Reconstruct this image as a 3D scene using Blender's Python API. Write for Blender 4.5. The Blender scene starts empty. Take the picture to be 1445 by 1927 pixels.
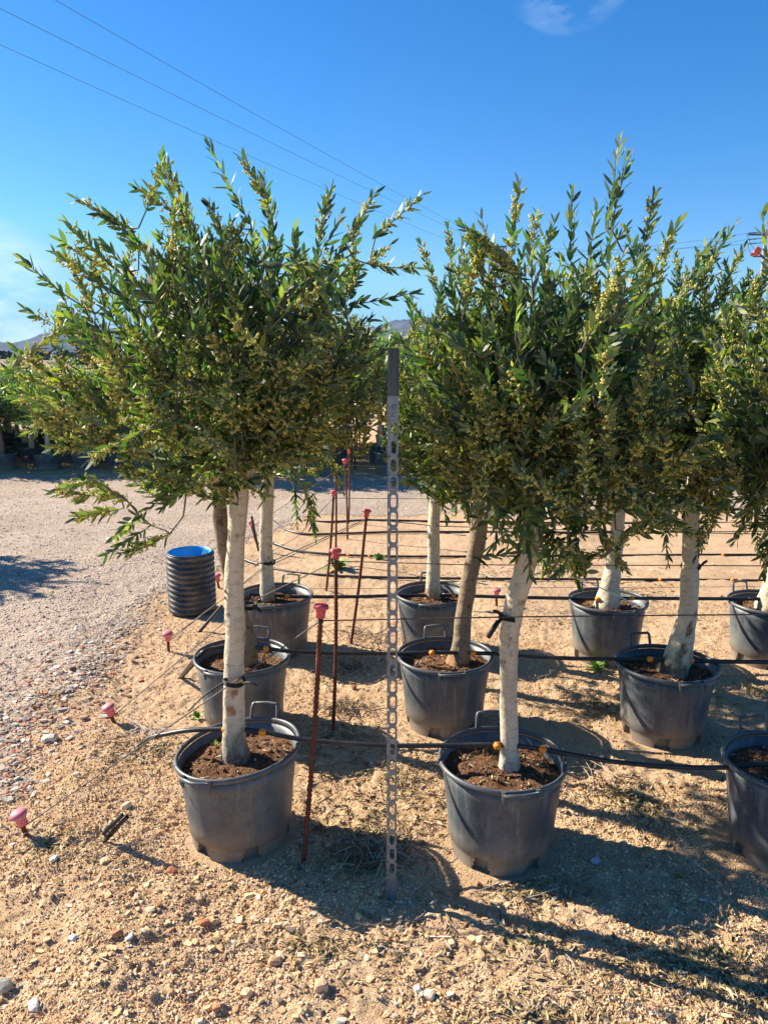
import bpy, math, random
import numpy as np
from mathutils import Vector, Matrix
C = bpy.context.scene
COL = C.collection
R = math.radians

# ------------------------------------------------------------------ camera
CAM_H = 1.7
PITCH = R(11.6)
FPX = 1450.0                      # focal length in pixels of the 1445x1927 photograph
cam = bpy.data.cameras.new('camera')
cam.sensor_fit = 'VERTICAL'; cam.sensor_height = 24.0
cam.lens = FPX / 1927.0 * 24.0
cam.clip_start = 0.05; cam.clip_end = 12000
cam_o = bpy.data.objects.new('camera', cam); COL.objects.link(cam_o)
cam_o.location = (0, 0, CAM_H); cam_o.rotation_euler = (R(90) - PITCH, 0, 0)
C.camera = cam_o

# ------------------------------------------------------------------ sky, sun, exposure
SUN_EL = R(31.3)
SUN_AZ = R(-64.5)                 # from +Y, clockwise
sun_dir = Vector((math.sin(SUN_AZ)*math.cos(SUN_EL), math.cos(SUN_AZ)*math.cos(SUN_EL), math.sin(SUN_EL)))
w = bpy.data.worlds.new('World'); C.world = w; w.use_nodes = True
nt = w.node_tree; nt.nodes.clear()
sky = nt.nodes.new('ShaderNodeTexSky'); sky.sky_type = 'NISHITA'; sky.sun_disc = False
sky.sun_elevation = SUN_EL; sky.sun_rotation = SUN_AZ; sky.altitude = 300
sky.air_density = 1.0; sky.dust_density = 0.25; sky.ozone_density = 4.0
hs = nt.nodes.new('ShaderNodeHueSaturation'); hs.inputs['Saturation'].default_value = 1.32; hs.inputs['Value'].default_value = 1.0
nt.links.new(sky.outputs[0], hs.inputs['Color'])
# thin wisps of cloud
tc = nt.nodes.new('ShaderNodeTexCoord')
mp = nt.nodes.new('ShaderNodeMapping'); mp.inputs['Scale'].default_value = (3, 3, 9)
nz = nt.nodes.new('ShaderNodeTexNoise'); nz.inputs['Scale'].default_value = 2.2; nz.inputs['Detail'].default_value = 7; nz.inputs['Roughness'].default_value = .62
nt.links.new(tc.outputs['Generated'], mp.inputs[0]); nt.links.new(mp.outputs[0], nz.inputs['Vector'])
rp = nt.nodes.new('ShaderNodeMapRange'); rp.inputs[1].default_value = .40; rp.inputs[2].default_value = .66; rp.inputs[3].default_value = 0; rp.inputs[4].default_value = .9
nt.links.new(nz.outputs['Fac'], rp.inputs[0])
def blob(direction, lo, hi):
    d = nt.nodes.new('ShaderNodeVectorMath'); d.operation = 'DOT_PRODUCT'
    nt.links.new(tc.outputs['Generated'], d.inputs[0]); d.inputs[1].default_value = Vector(direction).normalized()
    m = nt.nodes.new('ShaderNodeMapRange'); m.inputs[1].default_value = lo; m.inputs[2].default_value = hi
    nt.links.new(d.outputs['Value'], m.inputs[0]); return m
b1 = blob((-.46, .89, .03), .992, .9995)
b2 = blob((.20, .93, .425), .9970, 1.0012)
ad = nt.nodes.new('ShaderNodeMath'); ad.operation = 'ADD'
nt.links.new(b1.outputs[0], ad.inputs[0]); nt.links.new(b2.outputs[0], ad.inputs[1])
mu = nt.nodes.new('ShaderNodeMath'); mu.operation = 'MULTIPLY'; mu.use_clamp = True
nt.links.new(ad.outputs[0], mu.inputs[0]); nt.links.new(rp.outputs[0], mu.inputs[1])
mx = nt.nodes.new('ShaderNodeMix'); mx.data_type = 'RGBA'
nt.links.new(mu.outputs[0], mx.inputs['Factor']); nt.links.new(hs.outputs[0], mx.inputs['A']); mx.inputs['B'].default_value = (7.5, 8.5, 9.5, 1)
bg = nt.nodes.new('ShaderNodeBackground'); bg.inputs['Strength'].default_value = 0.071
ou = nt.nodes.new('ShaderNodeOutputWorld')
tn = nt.nodes.new('ShaderNodeMix'); tn.data_type = 'RGBA'; tn.blend_type = 'MULTIPLY'; tn.inputs['Factor'].default_value = 1; tn.inputs['B'].default_value = (.80, .90, 1.0, 1)
dk = nt.nodes.new('ShaderNodeMix'); dk.data_type = 'RGBA'; dk.blend_type = 'DARKEN'; dk.inputs['Factor'].default_value = .8; dk.inputs['B'].default_value = (2.1, 4.4, 5.5, 1)
nt.links.new(hs.outputs[0], tn.inputs['A']); nt.links.new(tn.outputs['Result'], dk.inputs['A']); nt.links.new(dk.outputs['Result'], mx.inputs['A'])
nt.links.new(mx.outputs['Result'], bg.inputs[0]); nt.links.new(bg.outputs[0], ou.inputs[0])
sl = bpy.data.lights.new('sun', 'SUN'); sl.energy = 5.0; sl.angle = R(.5); sl.color = (1.0, .91, .75)
so = bpy.data.objects.new('sun', sl); COL.objects.link(so)
so.rotation_euler = sun_dir.to_track_quat('Z', 'Y').to_euler()
C.view_settings.view_transform = 'Standard'; C.view_settings.look = 'None'
C.view_settings.gamma = 1; C.view_settings.exposure = 1.34
try: C.view_settings.use_curve_mapping = False
except Exception: pass
C.cycles.max_bounces = 6; C.cycles.transparent_max_bounces = 8
C.cycles.use_denoising = True

# ------------------------------------------------------------------ survey helpers: photo measurements -> metres
def ray(x, y):
    u = (x - 722.5)/FPX; v = -(y - 963.5)/FPX
    return (u, math.cos(PITCH) + v*math.sin(PITCH), -math.sin(PITCH) + v*math.cos(PITCH))
def G(x, y, z=0.0):
    r = ray(x, y); t = (z - CAM_H)/r[2]; return Vector((r[0]*t, r[1]*t, z))
def V(x, y, Y):
    r = ray(x, y); t = Y/r[1]; return Vector((r[0]*t, Y, CAM_H + r[2]*t))
def ppm(p):                         # pixels per metre at a point
    return FPX/(p[1]*math.cos(PITCH) - (p[2] - CAM_H)*math.sin(PITCH))

# ------------------------------------------------------------------ noise
_rg = np.random.RandomState(5).rand(256, 256)
def vnoise(x, y, s=0):
    x = np.asarray(x, float) + s*17.31; y = np.asarray(y, float) + s*9.77
    xi = np.floor(x).astype(int); yi = np.floor(y).astype(int); fx = x - xi; fy = y - yi
    fx = fx*fx*(3-2*fx); fy = fy*fy*(3-2*fy)
    g = lambda a, b: _rg[a & 255, b & 255]
    return (g(xi, yi)*(1-fx)*(1-fy) + g(xi+1, yi)*fx*(1-fy) + g(xi, yi+1)*(1-fx)*fy + g(xi+1, yi+1)*fx*fy)*2 - 1
def fbm(x, y, f, o=4, s=0, g=.5):
    t = 0; a = 1
    for k in range(o): t = t + a*vnoise(x*f, y*f, s+k); f *= 2.03; a *= g
    return t

# ------------------------------------------------------------------ mesh tools
class MB:
    """collects numpy vertices and faces (with a material slot and a colour per vertex)"""
    def __init__(s): s.v = []; s.n = 0; s.f = []; s.m = []; s.c = []; s.sm = []
    def add(s, verts, faces, mat=0, col=(1, 1, 1), smooth=True):
        verts = np.asarray(verts, float).reshape(-1, 3)
        col = np.asarray(col, float)
        if col.ndim == 1: col = np.tile(col, (len(verts), 1))
        s.v.append(verts); s.c.append(col)
        if isinstance(faces, np.ndarray): faces = [faces]
        elif faces and not isinstance(faces[0], np.ndarray):
            by = {}
            for f in faces: by.setdefault(len(f), []).append(f)
            faces = [np.array(v) for v in by.values()]
        for fa in faces:
            if len(fa): s.f.append(fa + s.n); s.m.append(np.full(len(fa), mat)); s.sm.append(np.full(len(fa), smooth))
        s.n += len(verts)
    def build(s, name, mats, parent=None):
        me = bpy.data.meshes.new(name)
        v = np.concatenate(s.v).astype(np.float32); c = np.concatenate(s.c).astype(np.float32)
        loops = np.concatenate([f.ravel() for f in s.f]).astype(np.int32)
        tot = np.concatenate([np.full(len(f), f.shape[1]) for f in s.f]).astype(np.int32)
        start = np.concatenate([[0], np.cumsum(tot)[:-1]]).astype(np.int32)
        me.vertices.add(len(v)); me.vertices.foreach_set('co', v.ravel())
        me.loops.add(len(loops)); me.loops.foreach_set('vertex_index', loops)
        me.polygons.add(len(tot)); me.polygons.foreach_set('loop_start', start)
        try: me.polygons.foreach_set('loop_total', tot)
        except Exception: pass
        me.polygons.foreach_set('material_index', np.concatenate(s.m).astype(np.int32))
        me.update(calc_edges=True)
        me.polygons.foreach_set('use_smooth', np.concatenate(s.sm).astype(bool))
        ca = me.color_attributes.new('tint', 'FLOAT_COLOR', 'POINT')
        ca.data.foreach_set('color', np.concatenate([c, np.ones((len(c), 1), np.float32)], 1).ravel())
        if not isinstance(mats, (list, tuple)): mats = [mats]
        for m in mats: me.materials.append(m)
        o = bpy.data.objects.new(name, me); COL.objects.link(o)
        if parent is not None: o.parent = parent
        return o
    # shapes
    def tube(s, pts, rad, k=8, mat=0, col=(1, 1, 1), cap=True, closed=False):
        pts = [Vector(p) for p in pts]; n = len(pts)
        if not hasattr(rad, '__len__'): rad = [rad]*n
        up = None; rows = []
        for i in range(n):
            if closed: t = pts[(i+1) % n] - pts[i-1]
            else: t = (pts[min(i+1, n-1)] - pts[max(i-1, 0)])
            if t.length < 1e-9: t = Vector((0, 0, 1))
            t.normalize()
            if up is None:
                up = Vector((1, 0, 0)) if abs(t.x) < .8 else Vector((0, 1, 0))
            a = (up - t*up.dot(t))
            if a.length < 1e-6: a = t.orthogonal()
            a.normalize(); b = t.cross(a); up = a
            for j in range(k):
                an = 2*math.pi*j/k
                rows.append(pts[i] + (a*math.cos(an) + b*math.sin(an))*rad[i])
        fs = []
        for i in range(n if closed else n-1):
            i2 = (i+1) % n
            for j in range(k):
                fs.append((i*k+j, i*k+(j+1) % k, i2*k+(j+1) % k, i2*k+j))
        s.add([tuple(p) for p in rows], fs, mat, col)
        if cap and not closed:
            s.add([tuple(p) for p in rows[:k]], [tuple(reversed(range(k)))], mat, col, False)
            s.add([tuple(p) for p in rows[-k:]], [tuple(range(k))], mat, col, False)
    def lathe(s, prof, k=32, mat=0, col=(1, 1, 1), M=None, wob=0):
        vs = []
        for (r, z) in prof:
            for j in range(k):
                a = 2*math.pi*j/k; rr = r*(1 + wob*math.sin(3*a+z*9))
                vs.append((rr*math.cos(a), rr*math.sin(a), z))
        fs = [(i*k+j, i*k+(j+1) % k, (i+1)*k+(j+1) % k, (i+1)*k+j) for i in range(len(prof)-1) for j in range(k)]
        if M is not None: vs = [tuple(M @ Vector(v)) for v in vs]
        s.add(vs, fs, mat, col)
    def box(s, c, d, mat=0, col=(1, 1, 1), M=None):
        x, y, z = d[0]/2, d[1]/2, d[2]/2
        vs = [Vector((i*x, j*y, l*z)) for i in (-1, 1) for j in (-1, 1) for l in (-1, 1)]
        if M is not None: vs = [M @ v for v in vs]
        vs = [tuple(v + Vector(c)) for v in vs]
        s.add(vs, [(0, 1, 3, 2), (4, 6, 7, 5), (0, 4, 5, 1), (2, 3, 7, 6), (0, 2, 6, 4), (1, 5, 7, 3)], mat, col, False)

def tag(o, label=None, cat=None, group=None, kind=None):
    if label: o['label'] = label
    if cat: o['category'] = cat
    if group: o['group'] = group
    if kind: o['kind'] = kind
    return o
def empty(name, loc=(0, 0, 0), rz=0):
    o = bpy.data.objects.new(name, None); COL.objects.link(o); o.location = loc; o.rotation_euler = (0, 0, rz)
    o.empty_display_size = .1
    return o
def copy_tree(o, parent=None):
    c = o.copy(); COL.objects.link(c)
    if parent is not None: c.parent = parent
    for ch in list(o.children): copy_tree(ch, c)
    return c
def smooth_path(pts, n=8):
    pts = [Vector(p) for p in pts]; out = []
    for i in range(len(pts)-1):
        p0 = pts[max(i-1, 0)]; p1 = pts[i]; p2 = pts[i+1]; p3 = pts[min(i+2, len(pts)-1)]
        for k in range(n):
            t = k/n
            out.append(.5*((2*p1) + (p2-p0)*t + (2*p0-5*p1+4*p2-p3)*t*t + (3*p1-p0-3*p2+p3)*t**3))
    out.append(pts[-1]); return out
def interp(a, n):
    return list(np.interp(np.linspace(0, len(a)-1, n), range(len(a)), a))

# ------------------------------------------------------------------ materials
def mat(name, base=(.5, .5, .5), rough=.7, spec=.5, tint=False, noise=None, bump=None, metal=0, dirt=None):
    m = bpy.data.materials.new(name); m.use_nodes = True; t = m.node_tree; b = t.nodes['Principled BSDF']
    b.inputs['Roughness'].default_value = rough; b.inputs['Metallic'].default_value = metal
    b.inputs['Specular IOR Level'].default_value = spec
    rgb = t.nodes.new('ShaderNodeRGB'); rgb.outputs[0].default_value = (*base, 1); out = rgb.outputs[0]
    co = t.nodes.new('ShaderNodeTexCoord')
    if tint:
        a = t.nodes.new('ShaderNodeVertexColor'); a.layer_name = 'tint'
        x = t.nodes.new('ShaderNodeMix'); x.data_type = 'RGBA'; x.blend_type = 'MULTIPLY'; x.inputs['Factor'].default_value = 1
        t.links.new(out, x.inputs['A']); t.links.new(a.outputs[0], x.inputs['B']); out = x.outputs['Result']
    if noise:
        for (sc, colr, lo, hi, det) in noise:
            n = t.nodes.new('ShaderNodeTexNoise'); n.inputs['Scale'].default_value = sc if not isinstance(sc, tuple) else 1
            n.inputs['Detail'].default_value = det; n.inputs['Roughness'].default_value = .65
            if isinstance(sc, tuple):
                mpn = t.nodes.new('ShaderNodeMapping'); mpn.inputs['Scale'].default_value = sc
                t.links.new(co.outputs['Object'], mpn.inputs[0]); t.links.new(mpn.outputs[0], n.inputs['Vector'])
            else: t.links.new(co.outputs['Object'], n.inputs['Vector'])
            r = t.nodes.new('ShaderNodeMapRange'); r.inputs[1].default_value = lo; r.inputs[2].default_value = hi
            t.links.new(n.outputs['Fac'], r.inputs[0])
            x = t.nodes.new('ShaderNodeMix'); x.data_type = 'RGBA'
            t.links.new(r.outputs[0], x.inputs['Factor']); t.links.new(out, x.inputs['A']); x.inputs['B'].default_value = (*colr, 1)
            out = x.outputs['Result']
    t.links.new(out, b.inputs['Base Color'])
    if bump:
        prev = None
        for (sc, st, dist, kind) in bump:
            n = t.nodes.new('ShaderNodeTexVoronoi' if kind == 'v' else 'ShaderNodeTexNoise')
            if isinstance(sc, tuple):
                mpn = t.nodes.new('ShaderNodeMapping'); mpn.inputs['Scale'].default_value = sc; n.inputs['Scale'].default_value = 1
                t.links.new(co.outputs['Object'], mpn.inputs[0]); t.links.new(mpn.outputs[0], n.inputs['Vector'])
            else:
                n.inputs['Scale'].default_value = sc; t.links.new(co.outputs['Object'], n.inputs['Vector'])
            if kind == 'n': n.inputs['Detail'].default_value = 6
            bp = t.nodes.new('ShaderNodeBump'); bp.inputs['Strength'].default_value = st; bp.inputs['Distance'].default_value = dist
            t.links.new(n.outputs['Distance' if kind == 'v' else 'Fac'], bp.inputs['Height'])
            if prev: t.links.new(prev.outputs[0], bp.inputs['Normal'])
            prev = bp
        t.links.new(prev.outputs[0], b.inputs['Normal'])
    return m

M_sand = mat('sand', (.73, .485, .30), .95, .15, noise=[(1.3, (.60, .385, .21), .46, .68, 5), (7, (.80, .59, .38), .5, .72, 5), (38, (.50, .31, .165), .56, .72, 4), (260, (.34, .20, .11), .58, .72, 3)],
             bump=[(26, .6, .02, 'n'), (90, .95, .014, 'n'), (260, .9, .006, 'v'), (600, .8, .003, 'n')])
M_gravel_bed = mat('gravel_bed', (.64, .50, .39), .95, .2, noise=[(1.1, (.52, .38, .28), .42, .7, 5), (14, (.46, .34, .26), .5, .68, 5), (40, (.72, .60, .50), .5, .68, 5), (160, (.25, .19, .15), .53, .68, 3)],
             bump=[(60, 1, .02, 'v'), (150, 1, .012, 'n'), (420, .9, .004, 'n')])
M_stone = mat('stone', (1, 1, 1), .9, .25, tint=True, noise=None, bump=[(180, .5, .004, 'n')])
M_field = mat('field_soil', (.26, .18, .12), .95, .1, noise=[(.03, (.34, .25, .17), .45, .6, 4), (.4, (.15, .12, .07), .5, .65, 5)])
M_hill = mat('hill_scrub', (.05, .06, .04), .95, .1, noise=[(.004, (.10, .09, .065), .45, .6, 5), (.02, (.035, .045, .03), .5, .62, 4)])
M_litter = mat('dry_leaves', (1, 1, 1), .85, .25, tint=True)
M_soil = mat('potting_soil', (.17, .085, .045), .95, .15, tint=True, noise=[(30, (.27, .145, .08), .48, .7, 4), (130, (.07, .038, .02), .55, .72, 3)], bump=[(60, 1, .02, 'n'), (220, .8, .006, 'v')])
M_pipe = mat('black_pipe', (.018, .018, .02), .42, .5, noise=[(9, (.06, .055, .05), .5, .72, 5)])
M_wire = mat('wire', (.10, .085, .07), .55, .5, noise=[(14, (.05, .035, .025), .45, .6, 3)])
M_black = mat('black_tie', (.012, .012, .012), .6, .4)
M_orange = mat('orange_plastic', (1.0, .30, .02), .5, .4)
M_rust = mat('rusty_steel', (.13, .040, .022), .85, .3, noise=[(40, (.10, .035, .02), .45, .65, 5), (11, (.22, .075, .035), .5, .7, 4)], bump=[(250, .4, .002, 'n')])
M_pink = mat('pink_plastic', (.62, .085, .11), .5, .45, noise=[(20, (.62, .17, .17), .5, .75, 4), (90, (.40, .12, .09), .62, .75, 3)])
M_pinkpale = mat('faded_pink_plastic', (.62, .16, .22), .6, .4, noise=[(20, (.58, .27, .26), .45, .75, 4), (90, (.42, .22, .16), .60, .75, 3)])
M_zinc = mat('galvanised_steel', (.15, .185, .225), .40, .5, metal=.35, noise=[(25, (.21, .25, .29), .45, .65, 4), ((14, 14, 40), (.11, .135, .16), .5, .72, 5)])
M_zincdark = mat('dark_wrapped_steel', (.030, .040, .044), .45, .5, noise=[((30, 30, 3), (.10, .115, .115), .48, .72, 4)])
M_blue = mat('blue_plastic', (.015, .33, .72), .45, .5, noise=[(9, (.10, .36, .60), .5, .72, 5), (60, (.30, .36, .40), .62, .76, 4)])
M_corr = mat('corrugated_plastic', (.035, .038, .048), .38, .5, noise=[(8, (.20, .15, .11), .48, .72, 6), (90, (.14, .115, .09), .55, .75, 4)])
M_weed = mat('weed_leaf', (.15, .28, .05), .6, .3, tint=True)
M_white = mat('white_plastic', (.75, .74, .70), .5, .4)
M_pole = mat('pole_concrete', (.36, .33, .30), .85, .2, noise=[(3, (.28, .25, .22), .45, .7, 4)])
M_redins = mat('red_insulator', (.45, .06, .04), .4, .5)
M_cable = mat('cable', (.05, .07, .10), .6, .3)

def pot_material():
    m = mat('pot_plastic', (.060, .074, .090), .46, .5, noise=[(5, (.120, .138, .150), .45, .66, 6), ((34, 34, 2.2), (.18, .19, .19), .52, .76, 5), (26, (.05, .055, .06), .56, .72, 5), (150, (.24, .21, .17), .60, .74, 3)], bump=[(8, .12, .02, 'n'), (120, .12, .002, 'n')])
    t = m.node_tree; b = t.nodes['Principled BSDF']
    link = b.inputs['Base Color'].links[0]; src = link.from_socket
    co = t.nodes.new('ShaderNodeTexCoord'); sx = t.nodes.new('ShaderNodeSeparateXYZ'); t.links.new(co.outputs['Object'], sx.inputs[0])
    n = t.nodes.new('ShaderNodeTexNoise'); n.inputs['Scale'].default_value = 9; n.inputs['Detail'].default_value = 6; t.links.new(co.outputs['Object'], n.inputs['Vector'])
    # splashed dust low on the pot wall
    ad = t.nodes.new('ShaderNodeMath'); ad.operation = 'MULTIPLY_ADD'; ad.inputs[1].default_value = -.16
    t.links.new(n.outputs['Fac'], ad.inputs[0]); t.links.new(sx.outputs[2], ad.inputs[2])
    r = t.nodes.new('ShaderNodeMapRange'); r.inputs[1].default_value = .075; r.inputs[2].default_value = -.045; r.inputs[3].default_value = 0; r.inputs[4].default_value = .48
    t.links.new(ad.outputs[0], r.inputs[0])
    x = t.nodes.new('ShaderNodeMix'); x.data_type = 'RGBA'; t.links.new(r.outputs[0], x.inputs['Factor']); t.links.new(src, x.inputs['A'])
    x.inputs['B'].default_value = (.34, .26, .18, 1); t.links.new(x.outputs['Result'], b.inputs['Base Color'])
    return m
M_pot = pot_material()
def vary(m):
    """shift the pattern from one object to the next"""
    t = m.node_tree; oi = t.nodes.new('ShaderNodeObjectInfo'); sc = t.nodes.new('ShaderNodeMath'); sc.operation = 'MULTIPLY'; sc.inputs[1].default_value = 40; t.links.new(oi.outputs['Random'], sc.inputs[0])
    for c in [n for n in t.nodes if n.type == 'TEX_COORD']:
        for l in list(c.outputs['Object'].links):
            to = l.to_socket
            if to.node.type == 'SEPXYZ': continue
            a = t.nodes.new('ShaderNodeVectorMath'); a.operation = 'ADD'; t.links.new(c.outputs['Object'], a.inputs[0]); t.links.new(sc.outputs[0], a.inputs[1]); t.links.new(a.outputs[0], to)
vary(M_pot)
M_rim = mat('pot_rim', (.075, .08, .09), .42, .5, noise=[(14, (.13, .13, .13), .48, .72, 4)])

def bark_material(name, base, dark, warm):
    m = mat(name, base, .85, .2, tint=True, noise=[((14, 14, 4), warm, .45, .66, 6), ((26, 26, 70), (base[0]*.62, base[1]*.58, base[2]*.52), .52, .70, 5), ((22, 22, 12), dark, .635, .66, 6), (110, (base[0]*.66, base[1]*.62, base[2]*.58), .54, .72, 4)],
            bump=[((12, 12, 60), .4, .010, 'n'), (45, .45, .010, 'n'), (160, .4, .004, 'n')])
    return m
M_bark = bark_material('whitewashed_bark', (.60, .52, .39), (.22, .15, .095), (.50, .42, .31))
vary(M_bark)
M_barkdark = bark_material('brown_shaded_bark', (.22, .165, .115), (.10, .07, .045), (.30, .22, .15))  # brown bark, with the shade on second-row trunks painted into its dark tone
M_twig = mat('twig', (.17, .145, .10), .8, .2)

def leaf_material():
    m = bpy.data.materials.new('olive_leaf'); m.use_nodes = True; t = m.node_tree; b = t.nodes['Principled BSDF']
    a = t.nodes.new('ShaderNodeVertexColor'); a.layer_name = 'tint'
    g = t.nodes.new('ShaderNodeNewGeometry')
    under = t.nodes.new('ShaderNodeMix'); under.data_type = 'RGBA'; under.inputs['Factor'].default_value = .62
    t.links.new(a.outputs[0], under.inputs['A']); under.inputs['B'].default_value = (.19, .235, .145, 1)
    x = t.nodes.new('ShaderNodeMix'); x.data_type = 'RGBA'
    t.links.new(g.outputs['Backfacing'], x.inputs['Factor']); t.links.new(a.outputs[0], x.inputs['A']); t.links.new(under.outputs['Result'], x.inputs['B'])
    t.links.new(x.outputs['Result'], b.inputs['Base Color'])
    b.inputs['Roughness'].default_value = .52; b.inputs['Specular IOR Level'].default_value = .5
    tr = t.nodes.new('ShaderNodeBsdfTranslucent')
    tm = t.nodes.new('ShaderNodeMix'); tm.data_type = 'RGBA'; tm.blend_type = 'MULTIPLY'; tm.inputs['Factor'].default_value = 1
    t.links.new(a.outputs[0], tm.inputs['A']); tm.inputs['B'].default_value = (3.5, 3.7, .9, 1)
    t.links.new(tm.outputs['Result'], tr.inputs['Color'])
    ms = t.nodes.new('ShaderNodeMixShader'); ms.inputs[0].default_value = .27
    o = t.nodes['Material Output']
    t.links.new(b.outputs[0], ms.inputs[1]); t.links.new(tr.outputs[0], ms.inputs[2]); t.links.new(ms.outputs[0], o.inputs[0])
    return m
M_leaf = leaf_material()
def bud_material():
    m = mat('flower_bud', (.76, .72, .24), .6, .3, tint=True); t = m.node_tree; b = t.nodes['Principled BSDF']
    tr = t.nodes.new('ShaderNodeBsdfTranslucent'); tr.inputs['Color'].default_value = (.72, .66, .18, 1)
    ms = t.nodes.new('ShaderNodeMixShader'); ms.inputs[0].default_value = .40; o = t.nodes['Material Output']
    t.links.new(b.outputs[0], ms.inputs[1]); t.links.new(tr.outputs[0], ms.inputs[2]); t.links.new(ms.outputs[0], o.inputs[0])
    return m
M_bud = bud_material()

# ================================================================== THE SETTING
POTS = {'p1': (-.515, 2.50), 'p2': (.408, 2.43), 'p3': (1.392, 2.40), 'p4': (-.655, 3.35), 'p5': (.282, 3.36),
        'p6': (1.27, 3.26), 'p7': (-.63, 4.27), 'p8': (.285, 4.30), 'p9': (1.265, 4.17), 'p10': (2.16, 4.13)}
def height(x, y):
    x = np.asarray(x, float); y = np.asarray(y, float)
    near = np.clip((9 - y)/5, 0, 1)
    h = .013*fbm(x, y, 1.6, 3, 1) + near*(.0070*fbm(x, y, 9, 3, 3) + .0050*fbm(x, y, 34, 2, 7, .7))
    lump = np.clip(vnoise(x*22, y*22, 31), .35, 1) - .35
    h = h + near*.016*lump*np.clip(vnoise(x*2.2, y*2.2, 12)+.6, 0, 1)
    bank = np.exp(-((x + 1.25 + .45*(y-2.9))/.22)**2)*np.clip((5.2-y)/1, 0, 1)
    h = h + bank*.035
    m = np.ones_like(h)
    for (px, py) in POTS.values():
        d = np.sqrt((x-px)**2 + (y-py)**2); m = np.minimum(m, np.clip((d-.17)/.12, .12, 1))
    far = np.clip((60-y)/40, 0, 1)
    return h*m*far
def axis(dense0, dense1, step, lo, hi, g):
    a = list(np.arange(dense0, dense1, step)); s = step; v = dense0
    left = []
    while v > lo: s *= g; v -= s; left.append(v)
    s = step; v = a[-1]; right = []
    while v < hi: s *= g; v += s; right.append(v)
    return np.array(left[::-1] + a + right)
gx = axis(-1.75, 1.95, .0085, -3900, 3900, 1.07)
ys = [-30, -8, -2, 0, .6, 1.0, 1.25]; y_ = 1.4
while y_ < 4200: ys.append(y_); y_ += .0075 + max(0, y_-2.2)*.0075 + max(0, y_-12)*.05
gy = np.array(ys)
X, Y = np.meshgrid(gx, gy)
Z = height(X, Y)
nx, ny = len(gx), len(gy)
grid_v = np.stack([X.ravel(), Y.ravel(), Z.ravel()], 1)
ii, jj = np.meshgrid(np.arange(nx-1), np.arange(ny-1))
quad = np.stack([jj*nx+ii, jj*nx+ii+1, (jj+1)*nx+ii+1, (jj+1)*nx+ii], -1).reshape(-1, 4)
g_ = MB(); g_.add(grid_v, quad); ground = g_.build('ground', M_sand); tag(ground, kind='structure')

# gravel road: comes along the left, then crosses behind the planted rows
edge = [G(a, b) for a, b in [(0, 1500), (70, 1390), (160, 1275), (240, 1190), (320, 1118), (395, 1062), (470, 1012), (600, 968)]]
ex = np.array([-2.2] + [e.x for e in edge]); ey = np.array([1.2] + [e.y for e in edge])
Y_NEAR = G(700, 968).y; Y_FAR = G(700, 899).y
def road_mask(x, y):
    wob = .15*fbm(x, y, 1.7, 4, 50) + .07*fbm(x, y, 13, 3, 57)
    xe = np.interp(y, ey, ex)
    left = (x + wob < xe)
    cross = (y + wob > Y_NEAR)
    return (left | cross) & (y + .5*wob < Y_FAR) & (x > -40) & (x < 40) & (y > .8)
cx_ = (X[:-1, :-1] + X[1:, 1:])/2; cy_ = (Y[:-1, :-1] + Y[1:, 1:])/2
jit = np.random.RandomState(2).normal(0, .045, cx_.shape)
rm = road_mask(cx_ + jit, cy_ + jit).ravel()
q = quad[rm]; used, inv = np.unique(q.ravel(), return_inverse=True)
rv = grid_v[used].copy(); rv[:, 2] += .004
r_ = MB(); r_.add(rv, inv.reshape(-1, 4)); road = r_.build('gravel_road', M_gravel_bed); tag(road, kind='structure')

# far field and pale track beyond the nursery
fm = MB(); xs_ = np.linspace(-900, 900, 40); ys2 = np.geomspace(62, 1900, 30)
A, B = np.meshgrid(xs_, ys2); a_, b_ = np.meshgrid(np.arange(39), np.arange(29))
fm.add(np.stack([A.ravel(), B.ravel(), np.full(A.size, .05)], 1), np.stack([b_*40+a_, b_*40+a_+1, (b_+1)*40+a_+1, (b_+1)*40+a_], -1).reshape(-1, 4))
tag(fm.build('field', M_field), kind='structure')

# hills
prof_x = [-900, -300, -100, 0, 20, 38, 60, 78, 92, 110, 130, 170, 230, 330, 480, 600, 660, 710, 760, 800, 860, 930, 1050, 1200, 1445, 1700, 2300]
prof_y = [655, 648, 640, 642, 645, 647, 642, 636, 630, 629, 626, 618, 625, 640, 652, 649, 636, 620, 607, 603, 600, 603, 612, 622, 636, 642, 655]
HY = 2600.0
def hill(name, y0, y1, scale, seed, x0=-2600, x1=2600):
    xs = np.linspace(x0, x1, 420); yy = np.linspace(y0, y1, 40); A, B = np.meshgrid(xs, yy)
    px = 722.5 + FPX*A/(B*math.cos(PITCH) + CAM_H*0)*math.cos(PITCH)*1.0
    base = (668 - np.interp(px, prof_x, prof_y))/FPX*HY*scale
    t = (B-y0)/(y1-y0); sh = np.sin(np.clip(t, 0, 1)*math.pi)**.8
    rough = 1 + .16*fbm(A, B, .006, 4, seed) + .05*fbm(A, B, .03, 3, seed+4)
    zz = base*sh*rough - 2
    a_, b_ = np.meshgrid(np.arange(419), np.arange(39))
    m = MB(); m.add(np.stack([A.ravel(), B.ravel(), zz.ravel()], 1), np.stack([b_*420+a_, b_*420+a_+1, (b_+1)*420+a_+1, (b_+1)*420+a_], -1).reshape(-1, 4))
    tag(m.build(name, M_hill), kind='structure')
hill('hills', 2050, 3300, 1.0, 60)
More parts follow.
